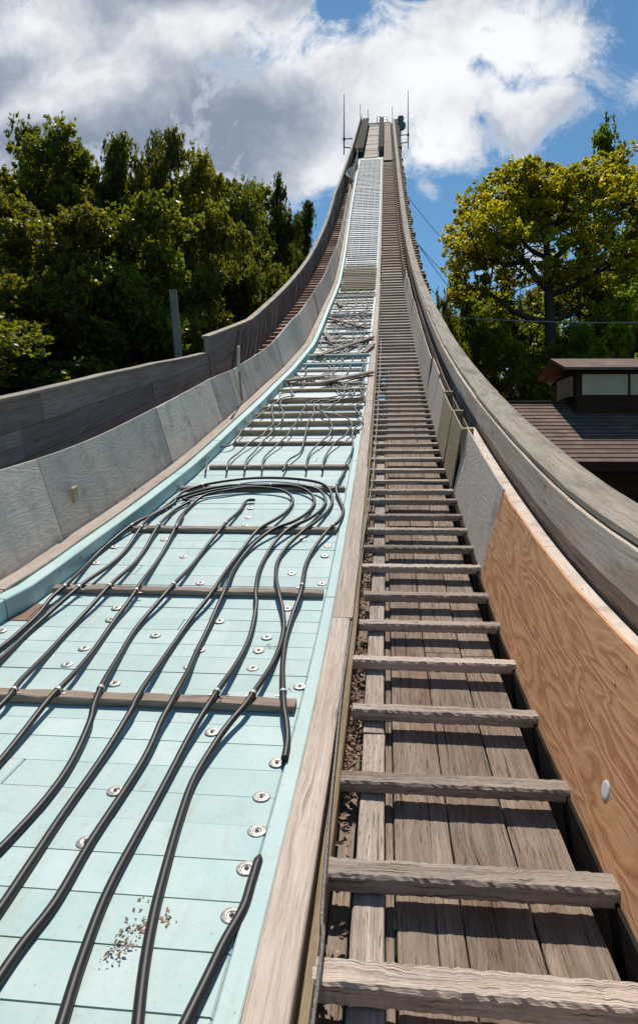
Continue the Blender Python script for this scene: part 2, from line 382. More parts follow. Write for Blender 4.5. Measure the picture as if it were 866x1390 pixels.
# foam boards, laid crosswise with open seams
mb = MB(); y = YB
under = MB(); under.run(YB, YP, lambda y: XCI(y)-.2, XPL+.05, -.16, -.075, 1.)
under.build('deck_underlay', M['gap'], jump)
BAT = [on_deck(250, p, 0)[0] for p in (958, 806, 721, 665, 636, 604)]
JOI = [on_deck(400, p, 0)[0] for p in (589, 577, 566, 556, 546)]
k = 0
while y < 9.6:
    wd = rnd.choice((.17, .19, .2, .21))
    tn = rnd.uniform(.93, 1.03); lift = rnd.uniform(-.004, .003)
    x0, x1 = XCI(y)+.012, -.47
    cuts = [x0] + ([rnd.uniform(x0+.5, x1-.4)] if rnd.random() < .4 else []) + [x1]
    for a, b_ in zip(cuts[:-1], cuts[1:]):
        l2 = lift+rnd.uniform(-.0015, .0015)
        mb.run(y, y+wd-rnd.choice((.004, .005, .008)), a, b_-.004, -.05+l2, 0+l2, .3, tn*rnd.uniform(.98, 1.02), .006)
    y += wd
mb.build('foam_deck', M['foam'], jump)
mb = MB(); y = 9.6
while y < YT+1:
    wd = .45 if y > 30 else .34
    tn = rnd.uniform(.9, 1.04)
    if 26.5 < y < 33 and rnd.random() < .55: y += wd; continue
    if rnd.random() < .13 and y < 30 and y > 12: y += wd; continue
    mb.run(y, y+wd-.02, XCI(y)+.02, XPL-.02, -.05, rnd.uniform(-.012, .004), .5, tn, .006)
    y += wd
mb.build('upper_foam_deck', M['foam_white'], jump)
# battens
nb = 0
rest = MB(); pp = []
def batten(y, xa, xb, wd, h0, h1, mat, seg=6, j=.003, tone=1., rot=0., name='batten'):
    m_ = MB(); t, n = frame(y); o = P(y, (xa+xb)/2, 0); ax = (X3*math.cos(rot)+t*math.sin(rot)); ay = (t*math.cos(rot)-X3*math.sin(rot))
    m_.box(o, ax, ay, n, -(xb-xa)/2, (xb-xa)/2, -wd/2, wd/2, h0, h1, seg, j, tone)
    return m_.build(name, mat, jump)
for i, y in enumerate(BAT):
    batten(y, XCI(y)+(.03 if i < 4 else .10), -.49, .085, .002, .045, M['batten'], 24, .0035, rnd.uniform(.9, 1.15)); nb += 1
for y in JOI:
    batten(y, XCI(y)+.03, -.42, .05, -.06, .075, M['joist'], 8, .002, rnd.uniform(.9, 1.15)); nb += 1
y = on_deck(400, 531, 0)[0]
rest_m = {'joist': MB(), 'batten': MB(), 'upper_white': MB(), 'pale': MB()}
while y < YT:
    far = y > 28
    brown = 26.5 < y < 33.5
    wd = rnd.uniform(.06, .10) if not brown else .14
    rot = rnd.uniform(-.02, .02) if not far else 0
    hh = rnd.uniform(.03, .07) if not brown else .09
    mt = 'pale' if rnd.random() < .5 else ('joist' if (brown or rnd.random() < .6) else 'batten')
    tn = rnd.uniform(.8, 1.3)
    if nb < 52:
        batten(y, XCI(y)+rnd.uniform(.02, .08), -.42, wd, .004, hh, M[mt], 4, .003, tn, rot); nb += 1
    else:
        if y > 32: mt = 'upper_white'; wd = .2; hh = .06; tn = rnd.uniform(.85, 1.1)
        t, n = frame(y); a, b_ = XCI(y)+.03, -.42
        rest_m[mt].box(P(y, (a+b_)/2), X3, t, n, -(b_-a)/2, (b_-a)/2, -wd/2, wd/2, .004, hh, 1, 0, tn)
    y += (rnd.uniform(.5, .85) if not far else (.44 if brown else .6))
for k_, m_ in rest_m.items():
    if m_.f: tag(m_.build('far_battens', M[k_], jump), kind='stuff')
# a few taller aqua headers crossing the track in the broken stretch
for py, hh in ((487, .11), (404, .1), (497, .07), (455, .08)):
    yy_ = on_deck(420, py, 0)[0]
    batten(yy_, XCI(yy_)+.03, -.40, .07, .0, hh, M['foam_edge'], 2, .002, .8, name='foam_header')
# curb left: foam beam + timber plank outside, centre beam, aqua flange
mb = MB()
for a, b_ in ((YB, 4.55), (4.56, 8.0), (8.01, 9.6), (9.61, 16), (16.01, 30), (30.01, 52), (52.01, YT)):
    tn = rnd.uniform(.92, 1.04)
    mb.run(a, b_-.004, lambda y: XCO(y)+.135, lambda y: XCI(y), -.06, .160, .25 if a < 10 else .6, tn, .008, .0012 if a < 9 else 0)
mb.build('foam_curb', M['foam_edge'], jump)
for px, py in ((23, 818), (81, 775), (109, 757), (147, 724), (179, 700), (206, 682), (250, 652), (300, 612)):
    d = ray(px, py); lo_, hi_ = .5, 60.
    for _ in range(50):
        m_ = (lo_+hi_)/2; p = d*m_
        if p.x > XCI(p.y): lo_ = m_
        else: hi_ = m_
    p = d*lo_; mb = MB(); mb.disc(p-X3*.002, Y3, Z3, X3, [(.001, 0), (.013, .001), (.013, .004), (.002, .005)], 10); mb.build('screw_head', M['tread_red'], jump)
mb = MB()
for a in np.arange(YB, YT, 3.1):
    mb.run(a, min(YT, a+3.09), lambda y: XCO(y)-.03, lambda y: XCO(y)+.13, .08, .175+rnd.uniform(-.006, .006), .4, rnd.uniform(.95, 1.15), .005, .002 if a < 12 else 0)
mb.build('curb_plank', M['pale'], jump)
mb = MB()
for a, b_ in ((YB, 5.0), (5.01, 9.), (9.01, 14), (14.01, 24), (24.01, 40), (40.01, 60), (60.01, YT)):
    mb.run(a, b_-.003, -.468, XPL-.006, -.06, .018 if a < 14 else .05, .3, rnd.uniform(.97, 1.06), .006)
mb.build('foam_flange', M['foam'] , jump)
mb = MB()
ds = [(YB, 4.6, -.252), (4.61, 8.6, -.235)] + [(a+.01, min(YT+2, a+4.), -.245) for a in np.arange(8.6, YT, 4.)]
for a, b_, xr in ds:
    mb.run(a, b_-.002, XPL, xr, -.12, .045+rnd.uniform(-.004, .004), .3 if a < 10 else .8, rnd.uniform(.95, 1.1) if a < 20 else rnd.uniform(1.1, 1.25), .006, .0012 if a < 10 else 0)
mb.build('centre_beam', M['pale'], jump)
mb = MB(); mb.run(YB, 30, -.238, -.205, -.12, .005, .3, .6, .004, .002)
mb.build('nailing_strip', M['joist'], jump)
y_, x_ = on_deck(40, 833); mb = MB(); mb.run(y_-.12, y_+.16, x_-.12, x_+.1, -.01, .004, .1, .9); mb.build('rusty_patch', M['tread_red'], jump)
# washers screwed down on the foam
WPX = [(335, 1181), (349, 1130), (355, 1083), (376, 1037), (288, 995), (157, 1075), (117, 1145), (315, 1245), (272, 792), (211, 863), (114, 881), (91, 903), (155, 929), (298, 844), (271, 883), (257, 906), (362, 866), (351, 884), (343, 908), (390, 827), (407, 933), (437, 793), (396, 779), (158, 826), (150, 842), (249, 756), (155, 743), (333, 713), (223, 733), (130, 765), (411, 733), (445, 742), (441, 755), (2, 857), (340, 690), (337, 703), (232, 688)]
w0 = None
for px, py in WPX:
    yy_, xx = on_deck(px, py, .0)
    t, n = frame(yy_)
    if w0 is None:
        m_ = MB(); m_.disc(Vector((0, 0, 0)), X3, Y3, Z3, [(.001, .001), (.036, .001), (.039, .003), (.036, .0065), (.027, .005), (.024, .0075), (.018, .0075), (.016, .0035), (.009, .0035), (.0085, .008), (.001, .009)], 22)
        w0 = m_.build('washer', M['steel'], None, True)
        h_ = MB(); h_.disc(Vector((0, 0, 0)), X3, Y3, Z3, [(.0005, .0085), (.0065, .0095), (.006, .011), (.0005, .011)], 6)
        hs = h_.build('screw_head', M['rubber'], w0)
        wo_, so_ = w0, hs
    else:
        wo_ = w0.copy(); COL.objects.link(wo_); so_ = hs.copy(); COL.objects.link(so_); so_.parent = wo_
    wo_.parent = jump; wo_.matrix_parent_inverse = Matrix.Identity(4)
    wo_.matrix_parent_inverse = Matrix.Translation(-jump.location)
    rm = Matrix((X3, t, n)).transposed().to_4x4()
    wo_.matrix_basis = Matrix.Translation(P(yy_, xx, .001)) @ rm @ Matrix.Rotation(rnd.uniform(0, 6), 4, 'Z')
# joists under everything, ends sticking out both sides
xs_far = lambda y: 1.75
nj = 0; yj = 20.; jr = MB()
mb2 = MB()
while yj < 104:
    t, n = frame(yj)
    xr = 1.98+rnd.uniform(-.14, .12)-.2*max(0, (30-yj)/12.); xl = -4.22-rnd.uniform(0, .12)
    if nj < 30:
        m_ = MB(); m_.box(P(yj, 0), X3, t, n, xl, xr, -.11, .11, -.55, -.2, 1, .0, rnd.uniform(.9, 1.6)); m_.build('joist', M['floor'], jump)
    else: jr.box(P(yj, 0), X3, t, n, xl, xr, -.11, .11, -.55, -.2, 1, .0, rnd.uniform(.9, 1.6))
    nj += 1; yj += .72
tag(jr.build('far_joists', M['floor'], jump), kind='stuff')
for xa in (-3.9, -2.6, -.5, 1.3):
    m_ = MB(); m_.run(YB, 106, xa-.08, xa+.08, -.95, -.56, 1., .7); m_.build('girder', M['dark'], jump)
mb = MB(); mb.run(14, 100, 1.45, 1.62, -.2, .25, 1., .8); mb.build('outer_stringer', M['dark'], jump)
# trestle bents below
def ground(x, y):
    return -4.2 + .14*max(0, y-30) + .5*mnoise.noise(Vector((x*.02, y*.02, 3)))
for yb in (4, 12, 20, 30, 41, 53, 66, 80, 94, 106):
    z1 = P(yb, 0, -.95).z
    for xa, sp in ((-3.9, -.9), (1.3, .9)):
        zg = ground(xa, yb)
        m_ = MB(); top = Vector((xa, yb, z1)); bot = Vector((xa+sp*(z1-zg)*.06, yb, zg-.3))
        m_.tube([bot, top], [.19, .16], 8, .8); m_.build('support_post', M['dark'], jump)
    m_ = MB(); zg = ground(0, yb); hgt = z1-zg; nlev = max(1, int(hgt/6))
    for q in range(nlev):
        za = zg+hgt*q/nlev; zb = zg+hgt*(q+1)/nlev
        wa = .9*(z1-za)*.06; wb = .9*(z1-zb)*.06
        m_.tube([(-3.9-wa, yb+.2, za), (1.3+wb, yb+.2, zb)], .09, 6); m_.tube([(1.3+wa, yb-.2, za), (-3.9-wb, yb-.2, zb)], .09, 6)
    m_.build('cross_brace', M['dark'], jump)

# ---------------- start platform at the top
plat = empty('start_platform', (0, YT, prof(YT)), 'dark timber start platform with raised side decks at the very top of the jump', 'platform')
chl = lambda y: float(np.interp(y, [YT, YP], [on_deck(494, 212)[1], on_deck(499.5, 180)[1]]))
chr_ = lambda y: float(np.interp(y, [YT, YP], [on_deck(512.5, 212)[1], on_deck(514, 180)[1]]))
mb = MB()
yq = YT+1
while yq < 103:
    mb.run(yq, yq+1.2, chl, chr_, -.05, .05+rnd.uniform(-.04, .03), .6, rnd.uniform(.8, 1.25)); yq += 1.3
mb.build('start_chute', M['pale'], plat)
for xa_, xb_, tl in ((-3.75, lambda y: chl(y)-.05, .9), (lambda y: chr_(y)+.05, -.25, .6)):
    mb = MB(); yq = YT+3
    while yq < YP: mb.run(yq, yq+1., xa_, xb_, .75, .85, .5, rnd.uniform(tl, tl+.6)*.3); yq += 1.
    mb.build('side_deck', M['dark'], plat)
mb = MB()
for a, b_ in ((-3.7, chl(YT)-.1), (chr_(YT)+.1, -.3)):
    t, n = frame(YT+3)
    mb.box(P(YT+2.9, (a+b_)/2), X3, t, n, -(b_-a)/2, (b_-a)/2, -.05, .05, .42, .95, 1, 0, .9)
mb.build('front_board', M['floor'], plat)
mb = MB(); mb.run(YT, YP, -4.0, 1.2, -.2, -.1, 2., .5); mb.build('lower_deck', M['dark'], plat)
# back frame and little gate
pt = P(YP, 0)
mb = MB(); mb.box(pt, X3, Y3, Z3, -3.8, .9, 1.2, 1.5, .2, .75, 3, .0, 1.1); mb.build('back_board', M['dark'], plat)
fr = empty('railing_frame', tuple(P(YP, -1.2, .2)), 'small square pipe frame at the top right of the start platform', 'railing')
mb = MB()
b0 = pt+Vector((-1.35, .3, .3))
mb.tube([b0, b0+Z3*.95, b0+Z3*.95+X3*1.7, b0+X3*1.7], .07, 6); mb.build('frame_tube', M['aluminium'], fr)
mb = MB(); mb.tube([b0+Z3*.5, b0+Z3*.5+X3*1.7], .05, 6); mb.build('crossbar', M['aluminium'], fr)
mb = MB(); mb.tube([pt+Vector((-2.9, 0, .3)), pt+Vector((-2.9, 0, 2.4))], .05, 6)
tag(mb.build('marker_post', M['dkmetal']), 'short dark post standing behind the middle of the start platform', 'post')

# ------------------------------------------------------------------ RIGHT STAIRWAY
stair = empty('stairway', (.3, 4, prof(4)), 'narrow weathered wooden stairway with plank treads right of the centre beam', 'stairway')
FH = -.125
planks = [(-.205, -.128, FH-.02), (-.0, .032, FH-.015), (.04, .27, FH), (.277, .515, FH), (.524, .74, FH-.004)]
for xa, xb, hh in planks:
    mb = MB(); y = YB
    while y < 16:
        L = rnd.uniform(2.6, 4.2)
        mb.run(y, y+L-.008, xa+rnd.uniform(-.002, .002), xb+rnd.uniform(-.002, .002), hh-.035, hh, .25, rnd.uniform(.85, 1.12), .004, .0016); y += L
    mb.build('floor_plank', M['floor'], stair)
mb = MB(); mb.run(16, YP-2, -.2, .78, FH-.04, FH, 1., .42); mb.build('upper_floor', M['floor'], stair)
mb = MB(); y = YB
for a, b_ in ((YB, 3.4), (3.41, 5.2), (5.21, 8.4), (8.41, 13)):
    o_ = rnd.uniform(-.006, .006); mb.run(a, b_-.006, -.12+o_, -.008+o_, FH-.02, FH+.052, .22, rnd.uniform(.95, 1.15), .006, .002)
mb.build('raised_stringer', M['tread'], stair)
mb = MB(); mb.run(YB, YP-4, .79, .87, -.32, -.04, 1., .45); mb.build('side_stringer', M['dark'], stair)
TPX = [(1180, .045, .10), (1052, .03, .095), (960, .04, .085), (893, .04, .08), (842, .034, .085), (803, .036, .085), (765, .036, .085), (739, .035, .08), (715, .035, .08), (696, .035, .08), (675, .035, .08), (662, .035, .08), (648, .035, .08), (633, .035, .08), (618, .035, .08)]
ty = []
for p, th, wd in TPX:
    ty.append((on_deck(640, p, .02)[0], th, wd))
y = ty[-1][0]
sp = .42
while y < 72:
    sp = float(np.interp(y, [8, 13, 20, 34, 50], [.40, .34, .44, .72, .80]))
    y += sp*rnd.uniform(.92, 1.08)
    ty.append((y, .035 if y < 16 else .05, float(np.interp(y, [13, 34], [.075, .30]))))
for i in range(6):
    ty.insert(0, (ty[0][0]-.45, .045, .1)) if ty[0][0] > -1 else None
TR = []
rt = {'tread': MB(), 'tread_red': MB()}
for i, (y, th, wd) in enumerate(ty):
    t, n = frame(y)
    near = y < 8
    xl = -.2+rnd.uniform(-.03, .03) if y > 2.8 else -.225
    xr = .83
    base = FH+.054
    rot = rnd.uniform(-.012, .012) if y < 20 else rnd.uniform(-.006, .006)
    ax = (X3*math.cos(rot)+t*math.sin(rot)); ay = (t*math.cos(rot)-X3*math.sin(rot))
    o = P(y, (xl+xr)/2)
    w2 = (xr-xl)/2
    new = near and i % 3 == 2
    mk = 'tread' if y < 34 else 'tread_red'
    tone = rnd.uniform(.8, 1.15)*(1.3 if rnd.random() < .28 else 1)
    top = base+th+(.03 if near else .02)
    m_ = MB() if i < 100 else rt[mk]
    if near:
        m_.box(o, ax, ay, n, -w2, w2, -wd/2, wd/2, base+.002, top, 60, .0028, tone, .010)
    else:
        m_.box(o, ax, ay, n, -w2, w2, -wd/2, wd/2, base+.002, top, 5 if y < 20 else 1, .002 if y < 20 else 0, tone, .005)
    if i < 100: m_.build('tread', M['pale'] if (near and i % 5 == 4) else M[mk], stair)
for k_, m_ in rt.items():
    if m_.f: tag(m_.build('far_treads', M[k_], stair), kind='stuff')
mb = MB()
y = 74.
while y < YP-1:
    mb.run(y, y+.9, -.2, .8, -.03, .05, .9, rnd.uniform(.8, 1.3)); y += .93
mb.build('top_boarding', M['floor'], stair)
# steel wire rope lying along the treads
pts = []
for px, py in ((432, 1330), (437, 1240), (447, 1110), (457, 1010), (465, 930), (472, 880), (480, 820), (487, 765), (496, 712), (502, 672), (507, 640), (509, 610), (512, 570), (514, 530), (516, 495), (517.5, 460)):
    y, x = on_deck(px, py, .03); pts.append(P(y, min(x, -.12), .03 if py > 900 else .02))
pts.insert(0, P(.3, -.215, .0))
def smooth(pts, n=8):
    out = []
    for i in range(len(pts)-1):
        p0 = pts[max(i-1, 0)]; p1 = pts[i]; p2 = pts[i+1]; p3 = pts[min(i+2, len(pts)-1)]
        for k in range(n):
            t = k/n
            out.append(.5*((2*p1)+(p2-p0)*t+(2*p0-5*p1+4*p2-p3)*t*t+(3*p1-p0-3*p2+p3)*t*t*t))
    out.append(pts[-1]); return out
mb = MB(); mb.tube(smooth(pts, 6), .0075, 7)
tag(mb.build('wire_rope', M['wire'], None, True), 'thin steel wire rope lying up the left edge of the right stairway', 'cable')

# dry leaves caught beside the centre beam
def litter(name, spots, size, label, lab_cat='leaves'):
    vs = []; fs = []
    for (p, nrm) in spots:
        a = rnd.uniform(0, 6.28); s_ = size*rnd.uniform(.5, 1.3)
        d1 = Vector((math.cos(a), math.sin(a), rnd.uniform(-.5, .5))).normalized(); d2 = d1.cross(nrm+Vector((rnd.uniform(-.6, .6), rnd.uniform(-.6, .6), 0))).normalized()
        b = len(vs); up = nrm*s_*rnd.uniform(.1, .5)
        vs += [p-d1*s_, p-d1*s_*.2+d2*s_*.5+up, p+d1*s_, p+d1*s_*.1-d2*s_*.5+up*.6, p]
        fs += [(b, b+4, b+1), (b+1, b+4, b+2), (b+2, b+4, b+3), (b+3, b+4, b)]
    me = bpy.data.meshes.new(name); me.from_pydata([tuple(v) for v in vs], [], fs); me.materials.append(M['litter'])
    o = bpy.data.objects.new(name, me); COL.objects.link(o); tag(o, label, lab_cat, kind='stuff'); return o
sp_ = []
for i in range(1500):
    y = rnd.choice((rnd.uniform(1.5, 7), rnd.gauss(4.2, .5), rnd.gauss(3.3, .25), rnd.uniform(5, 9)))
    if mnoise.noise(Vector((y*2.2, 0, 5))) < -.12 and rnd.random() < .8: continue
    x = -.2+abs(rnd.gauss(0, .035)); sp_.append((P(y, x, FH+.005+rnd.uniform(0, .05)), frame(y)[1]))
litter('dry_leaf_litter', sp_, .016, 'brown dry leaf litter caught along the left edge of the stairway')
sp_ = []
cy, cx_ = on_deck(168, 1283)
for i in range(50):
    sp_.append((P(cy+rnd.gauss(0, .05), cx_+rnd.gauss(0, .03), .004+rnd.uniform(0, .008)), frame(cy)[1]))
for (px, py, n_) in ((228, 1250, 14), (200, 1226, 8), (366, 878, 16), (270, 832, 10), (190, 1262, 18), (330, 725, 8), (390, 948, 20), (300, 960, 8), (420, 700, 8)):
    cy, cx_ = on_deck(px, py)
    for i in range(n_): sp_.append((P(cy+rnd.gauss(0, .02), cx_+rnd.gauss(0, .02), .006 if py < 940 or py > 965 else .05), frame(cy)[1]))
litter('leaf_crumbs', sp_, .009, 'brown crumbled leaves lying on the aqua foam deck')

# ------------------------------------------------------------------ LEFT STAIRWAY (behind the plywood guard)
ls = empty('stairway', (-3.3, 30, prof(30)), 'left stairway of dark brown treads between the plywood guard and the left board wall', 'stairway')
mb = MB(); mb.run(YB, YT+2, -3.82, lambda y: XCO(y)-.1, -.34, -.28, 1., .8); mb.build('stair_floor', M['floor'], ls)
y = 10.; i = 0; lr = MB()
while y < YT+1:
    t, n = frame(y); a, b_ = -3.8, XCO(y)-.08
    m_ = MB() if i < 95 else lr
    m_.box(P(y, (a+b_)/2), X3, t, n, -(b_-a)/2, (b_-a)/2, -.06, .06, -.26, -.14, 1, 0, rnd.uniform(.9, 1.35))
    if i < 95: m_.build('tread', M['tread_red'], ls)
    i += 1; y += .62
tag(lr.build('far_treads', M['tread_red'], ls), kind='stuff')

# ------------------------------------------------------------------ LEFT BOARD WALL
XL = -3.9
lw = empty('board_wall', (XL, 14, prof(14)), 'long grey weathered board wall on the left side, stepping up halfway', 'wall')
top_px = [(-60, 558), (0, 545), (60, 531), (140, 511), (210, 495), (283, 479)]
tpl = [at_x(px, py, XL) for px, py in top_px]
# height above deck, normal to slope (solve)
def hgt(p):
    y = p.y
    for _ in range(8):
        t, n = frame(y); d = p-Vector((p.x, y, prof(y))); y += d.dot(t)*.7*math.cos(math.atan(slope(y)))
    t, n = frame(y); return y, (p-Vector((p.x, y, prof(y)))).dot(n)
h1 = [hgt(p) for p in tpl]; h1.insert(0, (YB-1, h1[0][1]))
H1 = tab(h1)
YS = h1[-1][0]
up_px = [(283, 457), (340, 438), (386, 400), (419, 353), (444.5, 298), (455, 259), (479, 196), (489, 160)]
h2 = []
for px, py in up_px:
    p = at_x(px, py, XL); h2.append(hgt(p))
h2 = [(a, min(1.5, max(.75, b_))) for a, b_ in h2]
print('left wall h1', [(round(a, 2), round(b_, 2)) for a, b_ in h1]); print('h2', [(round(a, 2), round(b_, 2)) for a, b_ in h2])
H2 = tab(h2)
def wall_boards(parent, x0, side, y0, y1, H, hb, nb_, mat, seglen, name='board', lean=0.):
    """nb_ boards high between hb and H(y)"""
    for r_ in range(nb_):
        y = y0; q = 0
        m_ = MB()
        while y < y1:
            L = min(seglen*rnd.uniform(.7, 1.3), y1-y)
            if y1-y-L < .6: L = y1-y
            jx = rnd.uniform(-.006, .006)
            f0, f1 = r_/nb_, (r_+1)/nb_
            m_.run(y, y+L-.006, x0+jx, x0+.045+jx, lambda y, f0=f0: hb+(H(y)-hb)*f0+.003, lambda y, f1=f1: hb+(H(y)-hb)*f1-.003, .5, rnd.uniform(.75, 1.15), .004)
            y += L; q += 1
        m_.build(name, mat, parent)
wall_boards(lw, XL-.04, 1, YB, YS, H1, -.3, 5, M['grey'], 4.5)
wall_boards(lw, XL-.04, 1, YS+.01, YP, H2, -.3, 4, M['grey'], 6.)
mb = MB()
y = YB
while y < YS:
    L = min(3.6, YS-y+.02); mb.run(y, y+L-.006, XL-.10, XL+.055, lambda y: H1(y), lambda y: H1(y)+.04, .4, rnd.uniform(1.05, 1.25), .006, .0015); y += L
mb.build('cap_rail', M['cap'], lw)
mb = MB(); y = YS-.03
while y < YP:
    L = min(5., YP-y+.01); mb.run(y, y+L-.006, XL-.12, XL+.07, lambda y: H2(y), lambda y: H2(y)+.05, .6, rnd.uniform(1.1, 1.35), .006); y += L
mb.build('upper_cap_rail', M['cap'], lw)
mb = MB(); mb.box(P(YS-.05, XL+.01), Z3, X3, Y3, -.2, 0, -.06, .05, -.05, .05, 1); 
t, n = frame(YS); mb = MB(); mb.box(P(YS, XL), n, X3, t, -.2, H2(YS)+.0, -.06, .075, -.1, -.01, 2, .002, 1.)
mb.build('end_post', M['grey'], lw)
# slanting brown strips laid on the inner face, forming streaks up the slope
sr = MB(); i = 0; y = YS+1.5
while y < 70:
    t, n = frame(y); m_ = MB() if i < 60 else sr
    ax = (n*math.cos(.95)+t*math.sin(.95))
    m_.box(P(y, XL+.03, -.25), ax, t, X3, 0, (H2(y)+.1)/math.cos(.95)*rnd.uniform(.6, .97), -.05, .05, 0, .045, 1, 0, rnd.uniform(.8, 2.2))
    if i < 60: m_.build('slant_strip', M['floor'], lw)
    i += 1; y += rnd.uniform(.55, .9)
if sr.f: tag(sr.build('far_slant_strips', M['floor'], lw), kind='stuff')

# ------------------------------------------------------------------ LEFT PLYWOOD GUARD
gd = empty('plywood_guard', (-2.8, 8, prof(8)), 'low guard of grey plywood sheets standing on the left curb', 'guard')
gt_px = [(-60, 664), (0, 643), (75, 620), (78, 619), (150, 590), (180, 575), (230, 548), (300, 510), (325, 500), (370, 470), (378, 461), (402, 432), (432, 394), (442, 377), (453, 350), (460, 334), (467, 314), (473, 286), (477, 259), (481, 238)]
gh = []
for px, py in gt_px:
    d = ray(px, py)
    # meet the leaning guard surface x = XCO(y)-.03-.1
    lo, hi = .5, 130.
    for _ in range(60):
        m_ = (lo+hi)/2; p = d*m_
        f = p.x-(XCO(p.y)-.09)
        # left of surface -> too far when ray goes left faster
        if f > 0: lo = m_
        else: hi = m_
    p = d*lo; gh.append(hgt(p))
print('guard h', [(round(a, 2), round(b_, 2)) for a, b_ in gh])
gh = sorted([(a, max(.45, min(1.05, b_))) for a, b_ in gh]); gh.insert(0, (YB-1, gh[0][1]))
GH = tab(gh)
def pan(y0, y1, mat, tone, tilt=-.16, dx=0., hb=.10, up=0., th=.014, name='plywood_sheet', base=-.045, n_=None):
    ys = np.linspace(y0, y1, n_ or max(3, int((y1-y0)/.3)))
    m_ = MB(); lo = [P(y, XCO(y)+base+dx, hb) for y in ys]; hi = [P(y, XCO(y)+base+tilt+dx+rnd.uniform(-.006, .006), GH(y)+up) for y in ys]
    m_.panel([v-X3*th for v in lo], [v-X3*th for v in hi], th, tone); return m_.build(name, mat, gd)
yj = [YB] + [on_deck(px, py, .17)[0] for px, py in ((93, 730), (240, 628), (268, 604), (308, 570), (330, 552), (342, 540), (352, 531), (370, 514), (388, 496), (404, 479), (416, 464))]
for i, (a, b_) in enumerate(zip(yj[:-1], yj[1:])):
    pan(a+.006, b_-.006, M['ply_grey'] if i not in (4, 6) else M['ply_pale'], rnd.uniform(.85, 1.2), dx=rnd.uniform(-.006, .006), up=rnd.uniform(-.015, .015) if i > 1 else 0)
y = yj[-1]
while y < 60:
    L = rnd.uniform(1.9, 2.5); pan(y+.01, min(60, y+L), M['ply_pale'], rnd.uniform(.8, 1.15), dx=rnd.uniform(-.02, .02), up=rnd.uniform(-.03, .03)); y += L
# twisted loose sheets near the top
for (ya, yb, xo, hh, tl) in ((60.3, 64, -.05, 1.3, -.9), (64.2, 68.4, -.1, .8, -.1), (68.8, 73.4, -.05, 1.7, .1)):
    m_ = MB(); ys = np.linspace(ya, yb, 6)
    m_.panel([P(y, XCO(y)+xo, .1+.25*(i % 2)) for i, y in enumerate(ys)], [P(y, XCO(y)+xo+tl*(1-abs(2*i/5-1)), hh*(.6+.4*i/5)) for i, y in enumerate(ys)], .02, 1.1)
    m_.build('loose_plywood_sheet', M['ply_pale'], gd)
mb = MB()
for a in np.arange(YB, 60, 2.4):
    mb.run(a, a+2.39, lambda y: XCO(y)-.045-.16-.035, lambda y: XCO(y)-.045-.16-.012, lambda y: GH(y)-.06, lambda y: GH(y)-.01, .4, 1.1)
mb.build('top_batten', M['pale'], gd)
y_, x_ = on_deck(103, 700, .3)
pq = P(5.75, 0)
def on_guard(px, py):
    d = ray(px, py); lo, hi = .5, 60.
    for _ in range(60):
        m_ = (lo+hi)/2; p = d*m_
        if p.x > XCO(p.y)-.09: lo = m_
        else: hi = m_
    return d*lo
p = on_guard(98, 671); t, n = frame(p.y)
mb = MB(); mb.box(p+X3*.03, t, n, X3, -.045, .045, -.075, .075, -.02, .012, 1, 0, 1.3); mb.build('patch', M['ply_tan'], gd)
p = on_guard(321, 500); t, n = frame(p.y)
mb = MB(); mb.box(p+X3*.04, (n*.93+t*.36).normalized(), t, X3, -.02, .42, -.04, .04, -.02, .02, 3, .002, 1.5); mb.build('stake', M['pale'], gd)
mb = MB(); mb.box(p+X3*.045, (n*.995-t*.1).normalized(), t, X3, -.62, -.05, -.035, .035, -.012, .012, 3, .002, .9); mb.build('rusty_strip', M['tread_red'], gd)

# ------------------------------------------------------------------ RIGHT WALL
rw = empty('board_wall', (1.2, 8, prof(8)), 'right side wall of pale grey boards with plywood sheets and a wide cap rail', 'wall')
XW = 1.15
capo_px = [(866, 673), (752, 600), (666, 541), (640, 519), (605, 478), (585, 440), (568, 396)]
wallH = tab([(-3, 1.02), (3, 1.02), (9, .99), (20, .95), (40, .95), (60, 1.0), (110, 1.1)])
for r_, (f0, f1, xo, tn) in enumerate(((-.15, .18, .02, .8), (.18, .46, -.012, .95), (.46, .745, .002, .78), (.745, 1., -.024, 1.32))):
    m_ = MB(); y = YB
    while y < YP:
        L = min(rnd.uniform(3.2, 4.4), YP-y)
        if r_ == 3 and abs(y-YB) < .1: L = 4.35-YB
        jx = rnd.uniform(-.003, .003)
        m_.run(y, y+L-.008, XW+xo+jx, XW+xo+.045+jx, lambda y, f0=f0: wallH(y)*f0+.006, lambda y, f1=f1: wallH(y)*f1-.006, .4, tn*rnd.uniform(.9, 1.1)*(1 if y < 20 else .8), .004, .0015 if y < 8 else 0); y += L
    m_.build('board', M['wallgrey'], rw)
m_ = MB(); y = YB
cuts = [YB, 8.6] + list(np.arange(13, YP, 5.))
for a, b_ in zip(cuts[:-1], cuts[1:]):
    o_ = rnd.uniform(-.012, .012) if a > 0 else 0
    m_.run(a, b_-.006, XW-.005+o_, XW+.275+o_, lambda y: wallH(y)+.002, lambda y: wallH(y)+.05, .3, rnd.uniform(.95, 1.15), .008, .0025 if a < 12 else 0)
m_.build('cap_rail', M['cap'], rw)
m_ = MB(); m_.run(YB, 14, XW+.24, XW+.285, lambda y: wallH(y)-.2, lambda y: wallH(y)+.0, .5, .9); m_.build('outer_board', M['wallgrey'], rw)
# posts of the wall behind
i = 0
for y in np.arange(1, 40, 2.1):
    t, n = frame(y); m_ = MB(); m_.box(P(y, XW+.115, 0), n, X3, t, -.5, wallH(y)-.02, -.045, .07, -.05, .05, 1, 0, .8); m_.build('wall_post', M['wallgrey'], rw)
